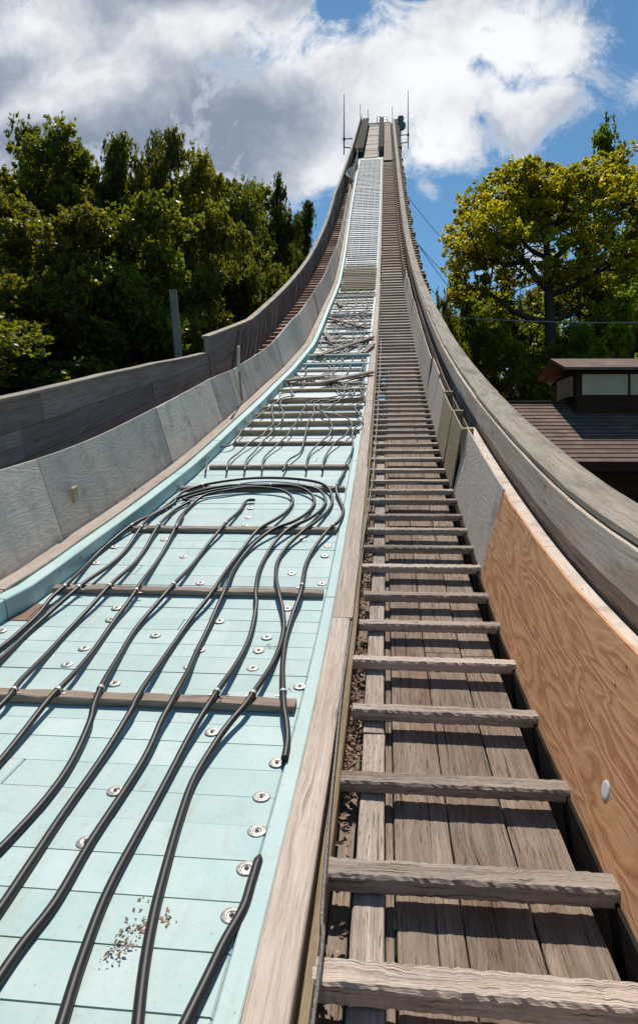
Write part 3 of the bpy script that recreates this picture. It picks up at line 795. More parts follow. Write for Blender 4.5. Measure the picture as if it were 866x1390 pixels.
# pale ledge board on top of the sheets
m_ = MB(); y = YB
while y < 8.4:
    L = min(3., 8.4-y); m_.run(y, y+L-.006, 1.01, 1.125, .60, .64, .3, 1.15, .005); y += L
m_.build('ledge_board', M['ply_pale'], rw)
def rpan(y0, y1, mat, tone, xb=.80, xt=.965, h0=-.06, h1=.72, name='plywood_sheet', th=.016, hs=0.):
    ys = np.linspace(y0, y1, max(3, int((y1-y0)/.25)))
    m_ = MB(); k = len(ys)-1
    m_.panel([P(y, xb+rnd.uniform(-.002, .002), h0) for y in ys], [P(y, xt+rnd.uniform(-.003, .003), h1+hs*i/k) for i, y in enumerate(ys)], th, tone); return m_.build(name, mat, rw)
tag(rpan(YB, 5.55, M['ply_orange'], 1.), 'big fresh orange plywood sheet nearest the camera')
rpan(5.56, 7.9, M['ply_pale'], .95, xb=.82, h1=.74, name='plywood_sheet')
rpan(7.95, 8.9, M['ply_tan'], .8, xb=.80, xt=.9, h0=-.02, h1=.74)
rpan(9.0, 10.2, M['ply_tan'], .9, xb=.80, xt=.9, h0=.0, h1=.72)
yj = [10.3, 11.7, 13.2, 15.0, 17.2, 19.6, 22, 24.4, 26.8, 29.2]
for i, (a, b_) in enumerate(zip(yj[:-1], yj[1:])):
    rpan(a+.01, b_-.01, M['ply_pale'], rnd.uniform(.75, 1.05), xb=.82, xt=.93+rnd.uniform(-.02, .02), h1=.70+rnd.uniform(-.04, .04))
m_ = MB(); m_.run(29.3, YT, .86, .885, -.1, .7, 1., 1., .004); m_.build('upper_sheet', M['floor'], rw)
for yk in (7.93, 8.95, 10.25):
    t, n = frame(yk); m_ = MB(); m_.box(P(yk, .9), n, X3, t, .1, .74, .0, .14, -.03, .03, 1, 0, .9); m_.build('cleat', M['joist'], rw)
# white disc and dark slot on the orange sheet
def on_sheet(px, py):
    # leaning plane through bottom (x=.8,h=-.06) and top (x=.965,h=.72)
    d = ray(px, py); lo, hi = .5, 30.
    for _ in range(60):
        m_ = (lo+hi)/2; p = d*m_; y, h = hgt(p)
        if p.x < .8+(h+.06)/.78*.165: lo = m_
        else: hi = m_
    return d*lo
for px, py, r_, mt, nm in ((822, 1073, .036, 'white', 'white_disc'),):
    p = on_sheet(px, py); t, n = frame(p.y); up = (n*.78+X3*.165).normalized(); nn = t.cross(up).normalized()
    if nn.x > 0: nn = -nn
    m_ = MB(); m_.disc(p-nn*.002, t, up, nn, [(.001, 0), (r_, 0), (r_, .004), (r_*.8, .006), (.004, .006), (.003, .003)], 24); m_.build(nm, M[mt], rw)

for px, py in ((672, 672), (662, 740), (720, 720), (700, 860), (790, 800), (850, 905), (750, 935), (835, 930)):
    p = on_sheet(px, py); t, n = frame(p.y); up = (n*.78+X3*.165).normalized(); nn = t.cross(up).normalized()
    if nn.x > 0: nn = -nn
    m_ = MB(); m_.disc(p-nn*.001, t, up, nn, [(.0005, 0), (.0055, .0005), (.005, .0015), (.001, .0005)], 8); m_.build('screw_head', M['rubber'], rw)
# ------------------------------------------------------------------ HOSES
HR = .0178
def lift(y):
    b_ = 0.
    for yb in BAT: b_ = max(b_, .046*math.exp(-((y-yb)/.42)**2))
    for yb in JOI: b_ = max(b_, .078*math.exp(-((y-yb)/.3)**2))
    return b_
def deck_pt(px, py):
    y, x = on_deck(px, py, .03)
    for _ in range(3): y, x = on_deck(px, py, .02+lift(y))
    return (y, x)
def hose(px_pts, label, rad=HR, mat='rubber', extra=None, clamps=True, extra_lift=0., n=7, group=None, pinch=False):
    pts = [Vector((x, y, 0)) for y, x in (deck_pt(*q) for q in px_pts)]
    if extra: pts += [Vector((x, y, 0)) for y, x in extra]
    sm = smooth(pts, n)
    path = [P(v.y, v.x, rad+.002+lift(v.y)+extra_lift) for v in sm]
    rr = [rad]*len(path)
    if pinch: rr[0] = rad*.25; rr[1] = rad*.6
    mb = MB(); mb.tube(path, rr, 10)
    o = mb.build('cooling_hose', M[mat], None, True)
    tag(o, label, 'hose', group or 'black hoses on the foam deck')
    if clamps:
        for yb in BAT[:3+1]:
            for i in range(len(sm)-1):
                if (sm[i].y-yb)*(sm[i+1].y-yb) <= 0 and abs(sm[i+1].y-sm[i].y) > 1e-4:
                    c = path[i]; t = (path[i+1]-path[i]).normalized(); tn, nn = frame(yb)
                    s_ = t.cross(nn).normalized(); u_ = s_.cross(t)
                    cl = MB(); rg = []
                    for k, (dd, ee) in enumerate(((-.011, .0015), (-.011, .004), (.011, .004), (.011, .0015))):
                        rg.append([c+t*dd+(s_*math.cos(a)+u_*math.sin(a))*(rad+ee) for a in [2*math.pi*q/14 for q in range(14)]])
                    cl.loft(rg, [0, .01, .02, .03], 1., cap=False)
                    cl.box(c-u_*(rad-.002), s_, t, u_, rad, rad+.028, -.008, .008, -.004, 0., 1)
                    cl.build('hose_clamp', M['steel'], o)
                    break
    return o
def z1(l): return [(x*.3002, 620+y*.3004) for x, y in l]        # enlarged views the points were read from
def z2(l): return [(220+x*.3002, 620+y*.3004) for x, y in l]
def z3(l): return [(x*.3002, 790+y*.3004) for x, y in l]
def z4(l): return [(220+x*.3002, 790+y*.3004) for x, y in l]
def z6(l): return [(x*.508, 950+y*.508) for x, y in l]
# loops: near end first
outer = z3([(-160, 395), (0, 300), (90, 225), (170, 150)])+z1([(230, 640), (320, 560), (440, 440), (560, 335), (680, 265), (800, 180)])+z2([(110, 152), (220, 120), (400, 97), (560, 97), (680, 110), (745, 135), (768, 180), (760, 230), (700, 290), (645, 330), (570, 400), (525, 470), (515, 540), (525, 605)])+z4([(545, 130), (548, 230), (510, 350), (450, 450), (380, 550)])+z6([(620, 55), (580, 110), (520, 210), (480, 320), (440, 460), (410, 580), (385, 720), (365, 900), (350, 1060)])
hose(outer, 'black hose making the outermost of the four nested loops, hugging the left curb')
l2 = z3([(-160, 470), (0, 350), (120, 235), (240, 125)])+z1([(338, 605), (470, 510), (570, 420), (630, 330), (690, 265), (790, 205)])+z2([(60, 190), (165, 155), (290, 132), (430, 126), (580, 127), (690, 142), (735, 180), (730, 225), (665, 280), (575, 325), (500, 400), (445, 500), (424, 605)])+z4([(425, 110), (400, 240), (350, 350), (290, 440), (215, 548)])+z6([(520, 75), (480, 150), (380, 340), (290, 510), (220, 690), (160, 880), (110, 1040)])
hose(l2, 'black hose of the second loop in, clamped just right of the left curb')
l3 = z6([(-60, 80)])+z3([(-60, 620), (35, 525), (110, 430), (300, 230)])+z1([(475, 605), (590, 500), (660, 410), (708, 325), (790, 240), (860, 200)])+z2([(100, 190), (235, 152), (400, 133), (550, 128), (640, 145), (688, 190), (670, 240), (600, 290), (500, 330), (400, 410), (330, 500), (290, 590)])+z4([(235, 150), (160, 310), (110, 420), (42, 545)])+z6([(430, 60), (385, 160), (250, 370), (150, 540), (50, 670), (-80, 860), (-200, 1020)])
hose(l3, 'black hose of the third loop in, left leg crossing the lowest batten')
l4 = z6([(-150, 330), (0, 165), (68, 80)])+z3([(218, 535), (330, 420), (500, 200)])+z1([(615, 605), (720, 460), (790, 328), (830, 260)])+z2([(60, 330), (100, 250), (180, 180), (295, 152), (400, 138), (535, 150), (590, 190), (570, 240), (510, 285), (435, 330), (370, 410), (310, 490), (235, 600)])+z4([(130, 170), (40, 300), (-30, 400)])+z3([(612, 540)])+z6([(350, 30), (290, 130), (180, 290), (80, 440), (0, 560), (-130, 740)])
hose(l4, 'black hose of the innermost of the four nested loops')
ctr = z2([(420, 195), (380, 200), (350, 245), (262, 330), (190, 420), (100, 530), (28, 605)])+z3([(620, 205), (525, 360), (432, 535)])+z6([(240, 60), (190, 170), (120, 270), (0, 400), (-130, 520)])
hose(ctr, 'black hose with a folded hairpin end in the middle of the loops')
rt_ = z2([(825, 60), (800, 110), (788, 150), (805, 200), (820, 245), (800, 290), (757, 325), (690, 410), (650, 490), (630, 600), (600, 690)])+z4([(590, 150), (560, 260), (545, 380), (550, 550)])+z6([(765, 60), (768, 110), (760, 160)])
hose(rt_, 'black hose coming down closest to the centre beam, ending cut off under a seam')
hose(z6([(695, 415), (672, 490), (650, 560), (600, 650), (555, 745), (480, 900), (410, 1060)]), 'short black hose end with a pinched tip at the bottom of the foam deck', clamps=False, pinch=True)

def z5(l): return [(260+x*.2771, 500+y*.2771) for x, y in l]
ups = [
 ([(70, 512), (85, 440), (130, 395), (200, 375), (250, 300), (330, 240), (385, 190), (430, 150)], 'leftmost of the row of eight hose ends above the loops'),
 ([(172, 512), (190, 450), (250, 400), (350, 330), (400, 270), (395, 200), (430, 155), (500, 140)], 'second from the left in the row of eight hose ends'),
 ([(260, 510), (280, 440), (350, 360), (440, 260), (450, 220), (435, 170), (500, 150), (700, 142), (750, 115), (700, 85), (560, 60), (510, 20), (505, -10)], 'third from left of the row, looping back above the joists'),
 ([(345, 510), (365, 430), (450, 350), (510, 270), (560, 180), (600, 155), (720, 150), (800, 110), (700, 60)], 'fourth from the left in the row of eight hose ends'),
 ([(448, 510), (480, 450), (540, 400), (570, 280), (600, 220), (605, 170), (680, 150), (790, 140), (850, 90)], 'fifth from the left in the row of eight hose ends'),
 ([(560, 507), (580, 420), (650, 350), (690, 290), (660, 240), (620, 195), (680, 160), (850, 142)], 'sixth hose in the row, bending in an S over the joists'),
 ([(638, 505), (670, 410), (760, 320), (785, 270), (720, 235), (640, 215), (700, 175), (780, 120)], 'seventh hose in the row, swinging far right over the joists'),
 ([(745, 500), (790, 390), (790, 310), (840, 250), (800, 200), (850, 150), (820, 90)], 'rightmost of the row of eight hose ends, beside the centre beam'),
]
for i, (l, lab) in enumerate(ups):
    pl = z5(l)
    y0, x0 = deck_pt(*pl[-1])
    ex = []; x = x0; ph = rnd.uniform(0, 6); y = y0
    xt = -2.1+(i+.5)*1.65/8
    while y < (34 if i in (1, 3, 5, 7) else YT-2):
        y += rnd.uniform(.35, .6) if y < 28 else rnd.uniform(.9, 1.6)
        amp = .28 if y < 24 else (.12 if y < 34 else .05)
        wd = XCI(y)
        tx = wd+.2+(-.42-wd-.3)*(i+.5)/8
        x = x*.35+.65*(tx+rnd.uniform(-amp, amp)*1.5)
        ex.append((y+(rnd.uniform(-.5, .5) if y < 22 else 0), max(wd+.1, min(-.5, x))))
    hose(pl, 'thin grey-black hose, '+lab, .0135, 'rubber_grey', extra=ex, clamps=False, extra_lift=.02, n=5, group='thin hoses winding up the track')
# tangled loose lengths in the broken stretch
for i, (cx_, cy_) in enumerate(((455, 470), (475, 445))):
    y0, x0 = deck_pt(cx_, cy_); pts = []
    for k in range(12):
        a = k*.62+i; r_ = .5+.25*math.sin(k*.9+i); yy_ = y0+math.sin(a)*r_*1.8+k*.12
        pts.append(P(yy_, max(XCI(yy_)+.1, min(-.5, x0+math.cos(a)*r_)), .1+.04*math.sin(k*2.1)))
    mb = MB(); mb.tube(smooth(pts, 5), .012, 7)
    tag(mb.build('cooling_hose', M['rubber_grey'], None, True), 'loose curl of thin grey hose tangled over the broken middle of the track', 'hose', 'loose curled hose lengths')
# loose boards lying askew
LB = [((352, 522), (440, 512), 'loose board slanting up to the right across the track just above the exposed joists'),
      ((432, 484), (506, 458), 'long loose board slanting across the broken part of the track'),
      ((445, 432), (500, 446), 'loose board slanting down to the right near the top of the broken stretch'),
      ((441, 452), (452, 466), 'short loose brown board by the left curb in the broken stretch'),
      ((430, 522), (505, 506), 'low loose board slanting right, nearest the centre beam'),
      ((493, 480), (506, 468), 'short stub of board leaning by the centre beam'),
      ((458, 408), (463, 416), 'tiny dark board scrap high on the track near the left curb')]
for (a, b_, lab) in LB:
    ya, xa = on_deck(*a, .08); yb, xb = on_deck(*b_, .08)
    pa, pb = P(ya, xa, .10), P(yb, xb, .10); ax = (pb-pa); L = ax.length; ax.normalize(); n = frame((ya+yb)/2)[1]; ay = n.cross(ax).normalized(); n = ax.cross(ay)
    mb = MB(); mb.box(pa, ax, ay, n, 0, L, -.07, .07, -.02, .03, 5, .002, rnd.uniform(.9, 1.2)); tag(mb.build('loose_board', M['batten']), lab, 'board')

# ------------------------------------------------------------------ MASTS, DISHES, WIRES
def mast(px, y0, y1, pyb, Xr, dep, lab):
    e = empty('antenna_mast', tuple(at_depth(px, y1, dep)), lab, 'antenna')
    top, bot = at_depth(px, y0, dep), at_depth(px, y1, dep)
    mb = MB(); mb.tube([bot, (bot+top)/2, top], [.085, .06, .035], 8); mb.build('whip', M['dkmetal'], e)
    for zz, dz in ((0, -.9), (1.0, 0)):
        q = bot+Z3*(zz if zz else 0)
        mb = MB(); mb.tube([q+Z3*0, Vector((Xr, q.y, q.z+dz*.2))], .07, 6); mb.build('bracket', M['dkmetal'], e)
    mb = MB(); mb.tube([bot-Z3*.9, bot+Z3*.05], .07, 6); mb.build('lower_tube', M['dkmetal'], e)
    mb = MB(); mb.tube([bot+Z3*.85, bot+Z3*1.15], .14, 8); mb.build('mount_clamp', M['dkmetal'], e)
mast(467, 127, 199, 0, XL-.05, 78, 'tall thin whip antenna on brackets left of the jump top')
mast(554, 122, 192, 0, 1.9, 88, 'tall thin whip antenna on brackets right of the jump top')
for px, py0, py1, lab in ((489, 140, 160, 'short thin rod standing on the left wall at the top'), (532.5, 143, 163, 'short thin rod standing on the right wall at the top')):
    mb = MB(); mb.tube([at_depth(px, py1+2, YP), at_depth(px, py0, YP)], .045, 6); tag(mb.build('lightning_rod', M['dkmetal']), lab, 'rod')
def dish(px, py, r_px, dep, lab):
    c = at_depth(px, py, dep); r_ = r_px/F*dep; ax, ay, az = X3, Z3, -Y3
    e = empty('dish_antenna', tuple(c), lab, 'antenna')
    mb = MB(); mb.disc(c, ax, ay, az, [(.02, -.45), (r_*.6, -.4), (r_, -.15), (r_, .1), (r_*.97, .12)], 24); mb.build('shroud', M['dkmetal'], e)
    mb = MB(); mb.disc(c, ax, ay, az, [(r_*.96, .1), (r_*.9, .17), (r_*.5, .24), (.02, .27)], 24); mb.build('radome', M['dish'], e, True)
M['dish'] = plain('dish_radome', (.17, .20, .21), .5, 0, .1)
dish(544.5, 170, 6.3, 100, 'larger round dish antenna on the pole at the top right')
dish(544, 160, 4.3, 100, 'smaller round dish antenna above the larger one at the top right')
mb = MB(); a_ = at_depth(543.5, 157, 101); mb.tube([Vector((a_.x, a_.y, P(98, 0, -.5).z)), a_], .12, 8); tag(mb.build('dish_pole', M['dkmetal']), 'dark pole carrying the two round dish antennas', 'pole')
# dark service deck along the right outside near the top
sd_ = empty('service_deck', (1.9, 95, prof(95)), 'dark boarded service enclosure outside the right wall near the top', 'enclosure')
mb = MB(); mb.run(84, 105, 1.46, 2.15, -.9, lambda y: float(np.interp(y, [84, 100, 105], [-.1, .5, .8])), 2., .6); mb.build('side_boarding', M['dark'], sd_)
def wire(a, b_, sag, r_, lab, name='guy_wire', mat='dkmetal'):
    pts = [a.lerp(b_, i/24)-Z3*sag*4*(i/24)*(1-i/24) for i in range(25)]
    mb = MB(); mb.tube(pts, r_, 5); tag(mb.build(name, M[mat]), lab, 'wire')
wire(at_depth(553, 266, 57), at_depth(690, 412, 62), .6, .028, 'highest guy wire running down right from the jump', mat='aluminium')
wire(at_depth(559, 318, 44), at_depth(640, 425, 52), .3, .022, 'middle guy wire running down right from the jump')
wire(at_depth(560, 322, 44), at_depth(660, 415, 55), .5, .022, 'guy wire just right of the middle one')
wire(at_depth(564, 362, 35), at_depth(620, 430, 45), .2, .018, 'lowest guy wire running down right from the jump')
wire(at_depth(600, 429, 24), at_depth(960, 436, 21), .12, .018, 'power line stretched across in front of the right hand trees', 'power_line', 'aluminium')
# weathered plank post left
p0 = at_depth(235, 393, 15.5); p1 = at_depth(243, 486, 15.5)
dirp = (p1-p0).normalized(); L = (p0.z-ground(p0.x, p0.y))/abs(dirp.z)+.3
mb = MB(); mb.box(p0, dirp, X3, dirp.cross(X3).normalized(), 0, L, -.085, .085, -.04, .04, 6, .003, .8)
tag(mb.build('plank_post', M['grey']), 'single upright grey plank post behind the left wall', 'post')

# ------------------------------------------------------------------ GROUND
gm, g_, gb = new_mat('forest_ground')
tco = g_.n('ShaderNodeTexCoord').outputs['Object']
gn = g_.noise(tco, .35, 8, .65); gn2 = g_.noise(tco, 3., 6, .7)
S(g_, gb, 'Base Color', g_.mix(g_.ramp(gn2, .35, .65), g_.mix(gn, (.025, .04, .012), (.06, .05, .03)), (.05, .085, .02))); S(g_, gb, 'Roughness', .95); bump(g_, gb, gn2, .8, .1)
gv = []; gf = []
ax_ = [-1500, -900, -500, -300, -180]+list(range(-120, 124, 4))+[180, 300, 500, 900, 1500]
ay_ = [-1500, -700, -300, -120]+list(range(-60, 204, 4))+[300, 500, 900, 1500]
for y in ay_:
    for x in ax_:
        z = ground(x, min(max(y, -60), 140))
        if abs(x) > 120 or y > 200: z += 0
        gv.append((x, y, z))
for j in range(len(ay_)-1):
    for i in range(len(ax_)-1):
        a = j*len(ax_)+i; gf.append((a, a+1, a+1+len(ax_), a+len(ax_)))
me = bpy.data.meshes.new('ground'); me.from_pydata(gv, [], gf); me.materials.append(gm)
me.polygons.foreach_set('use_smooth', [True]*len(gf))
o = bpy.data.objects.new('ground', me); COL.objects.link(o); tag(o, 'grassy forest ground below the jump', None, None, 'structure')

# ------------------------------------------------------------------ HOUSE
shm, g_, gb = new_mat('brown_shingles')
uv = g_.n('ShaderNodeUVMap').outputs[0]
br = g_.n('ShaderNodeTexBrick', i_Vector=uv, i_Scale=1.); br.offset = .5
br.inputs['Color1'].default_value = (.13, .070, .052, 1); br.inputs['Color2'].default_value = (.27, .155, .115, 1); br.inputs['Mortar'].default_value = (.035, .02, .018, 1)
br.inputs['Mortar Size'].default_value = .008; br.inputs['Brick Width'].default_value = .30; br.inputs['Row Height'].default_value = .24; br.inputs['Bias'].default_value = 0
n_ = g_.noise(uv, 1.2, 6, .6)
S(g_, gb, 'Base Color', g_.mix(g_.ramp(n_, .35, .7), br.outputs[0], (.14, .078, .058))); S(g_, gb, 'Roughness', .9); bump(g_, gb, g_.noise(uv, 40., 4), .5, .01)
M['shingle'] = shm
fw = Vector((-SP, CP, 0)); rg = Vector((CP, SP, 0))       # the house faces the camera axis roughly
DE, DR = 14.5, 17.8
def hp(px, py, dep): return at_depth(px, py, dep)
ze = (HY-628)/F*DE; zr = (HY-547)/F*DR
xl_ = (655-CX)/F*DR; xr_ = xl_+14
house = empty('house', tuple(rg*(xl_+5)+fw*(DR)+Z3*-4), 'low dark red-brown house with a brown shingled roof right of the jump', 'house')
def HV(a, d, z): return rg*a+fw*d+Z3*z
# roof: courses of shingles as real overlapping strips
mb = MB(); NC = 16
def course(i, a0, a1, d0, z0, d1, z1, tn, th=.02):
    up = (Vector((0, d1-d0, z1-z0))).normalized(); nrm = Vector((0, -up.z, up.y))
    f0, f1 = i/NC, (i+1.15)/NC; f1 = min(f1, 1)
    pa = lambda a, f, o: HV(a, d0+(d1-d0)*f+nrm.y*o, z0+(z1-z0)*f+nrm.z*o)
    sl_ = math.hypot(d1-d0, z1-z0)
    b = len(mb.v)
    mb.v += [tuple(q) for q in (pa(a0, f0, th*1.6), pa(a1, f0, th*1.6), pa(a1, f1, th*.5), pa(a0, f1, th*.5), pa(a0, f0, 0), pa(a1, f0, 0))]
    mb.quad((b, b+1, b+2, b+3), ((a0, i*.24+.01), (a1, i*.24+.01), (a1, i*.24+.23), (a0, i*.24+.23)), tn)
    mb.quad((b+4, b+5, b+1, b), ((a0, .0), (a1, .0), (a1, .005), (a0, .005)), tn)
for i in range(NC):
    course(i, xl_-.4+rnd.uniform(-.01, .01), xr_+.4, DE, ze, DR, zr, 1.)
for i in range(NC): course(i, xr_+.4, xl_-.4, 2*DR-DE, ze, DR, zr, 1.)
roof = mb.build('roof', M['shingle'], house)
mb = MB(); mb.box(HV((xl_+xr_)/2, DR, zr+.01), rg, fw, Z3, -(xr_-xl_)/2-.42, (xr_-xl_)/2+.42, -.09, .09, 0, .045, 1)
mb.build('ridge_cap', M['shingle'], roof)
mb = MB(); mb.box(HV((xl_+xr_)/2, DE+.02, ze-.1), rg, fw, Z3, -(xr_-xl_)/2-.4, (xr_-xl_)/2+.4, -.03, .03, -.1, .10, 1, 0, 1.)
mb.build('fascia', M['housewood'], roof)
for a in (DE+.45, 2*DR-DE-.45):
    mb = MB(); mb.box(HV((xl_+xr_)/2, a, 0), rg, fw, Z3, -(xr_-xl_)/2, (xr_-xl_)/2, -.08, .08, -4.6, ze+.12, 1, 0, .8); mb.build('wall', M['housewood'], house)
for a in (xl_+.08, xr_-.08):
    mb = MB()
    pr = [HV(a-.08, DE+.53, -4.6), HV(a-.08, 2*DR-DE-.53, -4.6), HV(a-.08, 2*DR-DE-.53, ze+.15), HV(a-.08, DR, zr-.12), HV(a-.08, DE+.53, ze+.15)]
    mb.loft([pr, [q+rg*.16 for q in pr]], [0, .16], .8); mb.build('gable_wall', M['housewood'], house)
# cupola straddling the ridge
cup = empty('roof_cupola', tuple(HV(0, DR, zr)), None, None)
cup.parent = house; cup.matrix_parent_inverse = Matrix.Translation(-house.location)
D0, D1 = DR-.75, DR+.75
cl_ = (782-CX)/F*D0; cr_ = cl_+3.6
zb_ = (HY-551)/F*D0; zt_ = (HY-503)/F*D0; zc_ = (HY-490)/F*(DR)
def part(m_, name, mat, par=cup):
    o = m_.build(name, mat); o.parent = par; o.matrix_parent_inverse = Matrix.Translation(-(cup.matrix_parent_inverse@cup.location)-house.location) if False else Matrix.Identity(4)
    return o
# (plain meshes in world space: keep the parent chain at the origin for them)
cup.location = (0, 0, 0); cup.matrix_parent_inverse = Matrix.Translation(-house.location)
mb = MB(); mb.box(HV((cl_+cr_)/2, DR, 0), rg, fw, Z3, -(cr_-cl_)/2, (cr_-cl_)/2, -.75, .75, zb_-.5, zt_, 1, 0, .9); part(mb, 'cupola_wall', M['housewood'])
mb = MB()
for s_ in (-1, 1):
    e0 = HV(cl_-.42, DR+s_*1.05, zt_-.02); r0 = HV(cl_-.42, DR, zc_)
    ring = [e0, r0, r0+Z3*.07, e0+Z3*.07]
    mb.loft([ring, [q+rg*(cr_-cl_+.84) for q in ring]] if s_ > 0 else [list(reversed(ring)), [q+rg*(cr_-cl_+.84) for q in reversed(ring)]], [0, 4.4], 1.)
part(mb, 'cupola_roof', M['shingle'])
mb = MB(); mb.box(HV((cl_+cr_)/2, D0-.015, 0), rg, fw, Z3, -(cr_-cl_)/2+.15, (cr_-cl_)/2-.15, -.02, .0, (HY-536)/F*D0, (HY-508)/F*D0, 1); part(mb, 'window', M['panel_white'])
mb = MB(); mb.box(HV(cl_-.012, DR, 0), fw, rg, Z3, -.58, .58, -.012, .0, (HY-536)/F*D0, (HY-508)/F*D0, 1, 0, 1.); part(mb, 'window', M['ply_tan'])
for cx_ in (cl_+1.4, cl_+2.3):
    mb = MB(); mb.box(HV(cx_, D0-.045, 0), Z3, rg, fw, (HY-537)/F*D0, (HY-507)/F*D0, -.03, .03, -.01, .01, 1); part(mb, 'window_bar', M['housewood'])

# ------------------------------------------------------------------ TREES
def leaf_mat(name, c1, c2, c3, trans=.45):
    m = bpy.data.materials.new(name); m.use_nodes = True; nt = m.node_tree; nt.nodes.clear(); g = NT(nt)
    geo = g.n('ShaderNodeNewGeometry')
    rn = g.n('ShaderNodeAttribute', attribute_name='tone').outputs['Fac']
    c = g.mix(g.ramp(rn, 0., .55), c1, c2); c = g.mix(g.ramp(rn, .6, 1.), c, c3)
    oi = g.n('ShaderNodeObjectInfo').outputs['Random']
    v_ = g.math('ADD', .68, g.math('MULTIPLY', oi, .55)); v2 = g.math('ADD', .95, g.math('MULTIPLY', g.math('FRACT', g.math('MULTIPLY', oi, 7.3)), .3))
    c = g.mix(1., c, g.n('ShaderNodeCombineColor', i_0=g.math('MULTIPLY', v_, v2), i_1=v_, i_2=v_).outputs[0], 'MULTIPLY') if name != 'yellow_green_leaves' else c
    p = g.n('ShaderNodeBsdfPrincipled', i_Base_Color=c, i_Roughness=.45); p.inputs['Specular IOR Level'].default_value = .3
    t = g.n('ShaderNodeBsdfTranslucent', i_Color=g.mix(1., c, (1.5, 1.5, .6), 'MULTIPLY'))
    mx = g.n('ShaderNodeMixShader', i_0=trans, i_1=p.outputs[0], i_2=t.outputs[0])
    o = g.n('ShaderNodeOutputMaterial', i_0=mx.outputs[0]); return m
LM = {'dark': leaf_mat('dark_green_leaves', (.08, .098, .014), (.135, .155, .02), (.23, .235, .035), .5),
      'mid': leaf_mat('mid_green_leaves', (.105, .145, .016), (.20, .235, .026), (.32, .32, .035), .55),
      'yellow': leaf_mat('yellow_green_leaves', (.17, .18, .016), (.36, .31, .022), (.54, .44, .035), .54)}
bark = plain('bark', (.05, .042, .034), .9, 0, .4, 5., .8)
def leaves_mesh(name, clusters, leaf, mat, seed, up=.5):
    r = np.random.default_rng(seed); Ps = []; T = []
    for (c, rad, n, flat, tone) in clusters:
        d = r.normal(size=(n, 3)); d /= np.linalg.norm(d, axis=1)[:, None]
        q = d*(r.random((n, 1))**.45)*rad; q[:, 2] *= flat
        # sub-clump: snap leaves towards twig tips
        nt_ = max(4, n//9); tips = q[r.integers(0, n, nt_)]; a = r.integers(0, nt_, n)
        q = tips[a]+r.normal(size=(n, 3))*rad*.095
        Ps.append(q+np.array(c)); T.append(np.clip(tone+r.normal(size=n)*.16+(q[:, 2]/rad)*.1, 0, 1))
    p = np.concatenate(Ps); T = np.concatenate(T); n = len(p)
    a = r.normal(size=(n, 3)); a[:, 2] *= .6; a[:, 2] -= .25; a /= np.linalg.norm(a, axis=1)[:, None]
    nn = r.normal(size=(n, 3)); nn[:, 2] = np.abs(nn[:, 2])+up; b = np.cross(a, nn); b /= np.linalg.norm(b, axis=1)[:, None]
    nr = np.cross(b, a)
    L = leaf*(.6+.8*r.random((n, 1))); W = L*.33
    v = np.stack([p-a*L*.5, p+b*W-nr*W*.25, p+a*L*.5-nr*L*.15, p-b*W-nr*W*.25], 1).reshape(-1, 3)
    me = bpy.data.meshes.new(name); me.vertices.add(n*4); me.loops.add(n*4); me.polygons.add(n)
    me.vertices.foreach_set('co', v.astype(np.float32).ravel()); me.loops.foreach_set('vertex_index', np.arange(n*4, dtype=np.int32))
    me.polygons.foreach_set('loop_start', np.arange(0, n*4, 4, dtype=np.int32)); me.polygons.foreach_set('loop_total', np.full(n, 4, dtype=np.int32))
    at = me.attributes.new('tone', 'FLOAT', 'FACE'); at.data.foreach_set('value', T.astype(np.float32))
    me.materials.append(mat); me.update(); me.validate(); return me
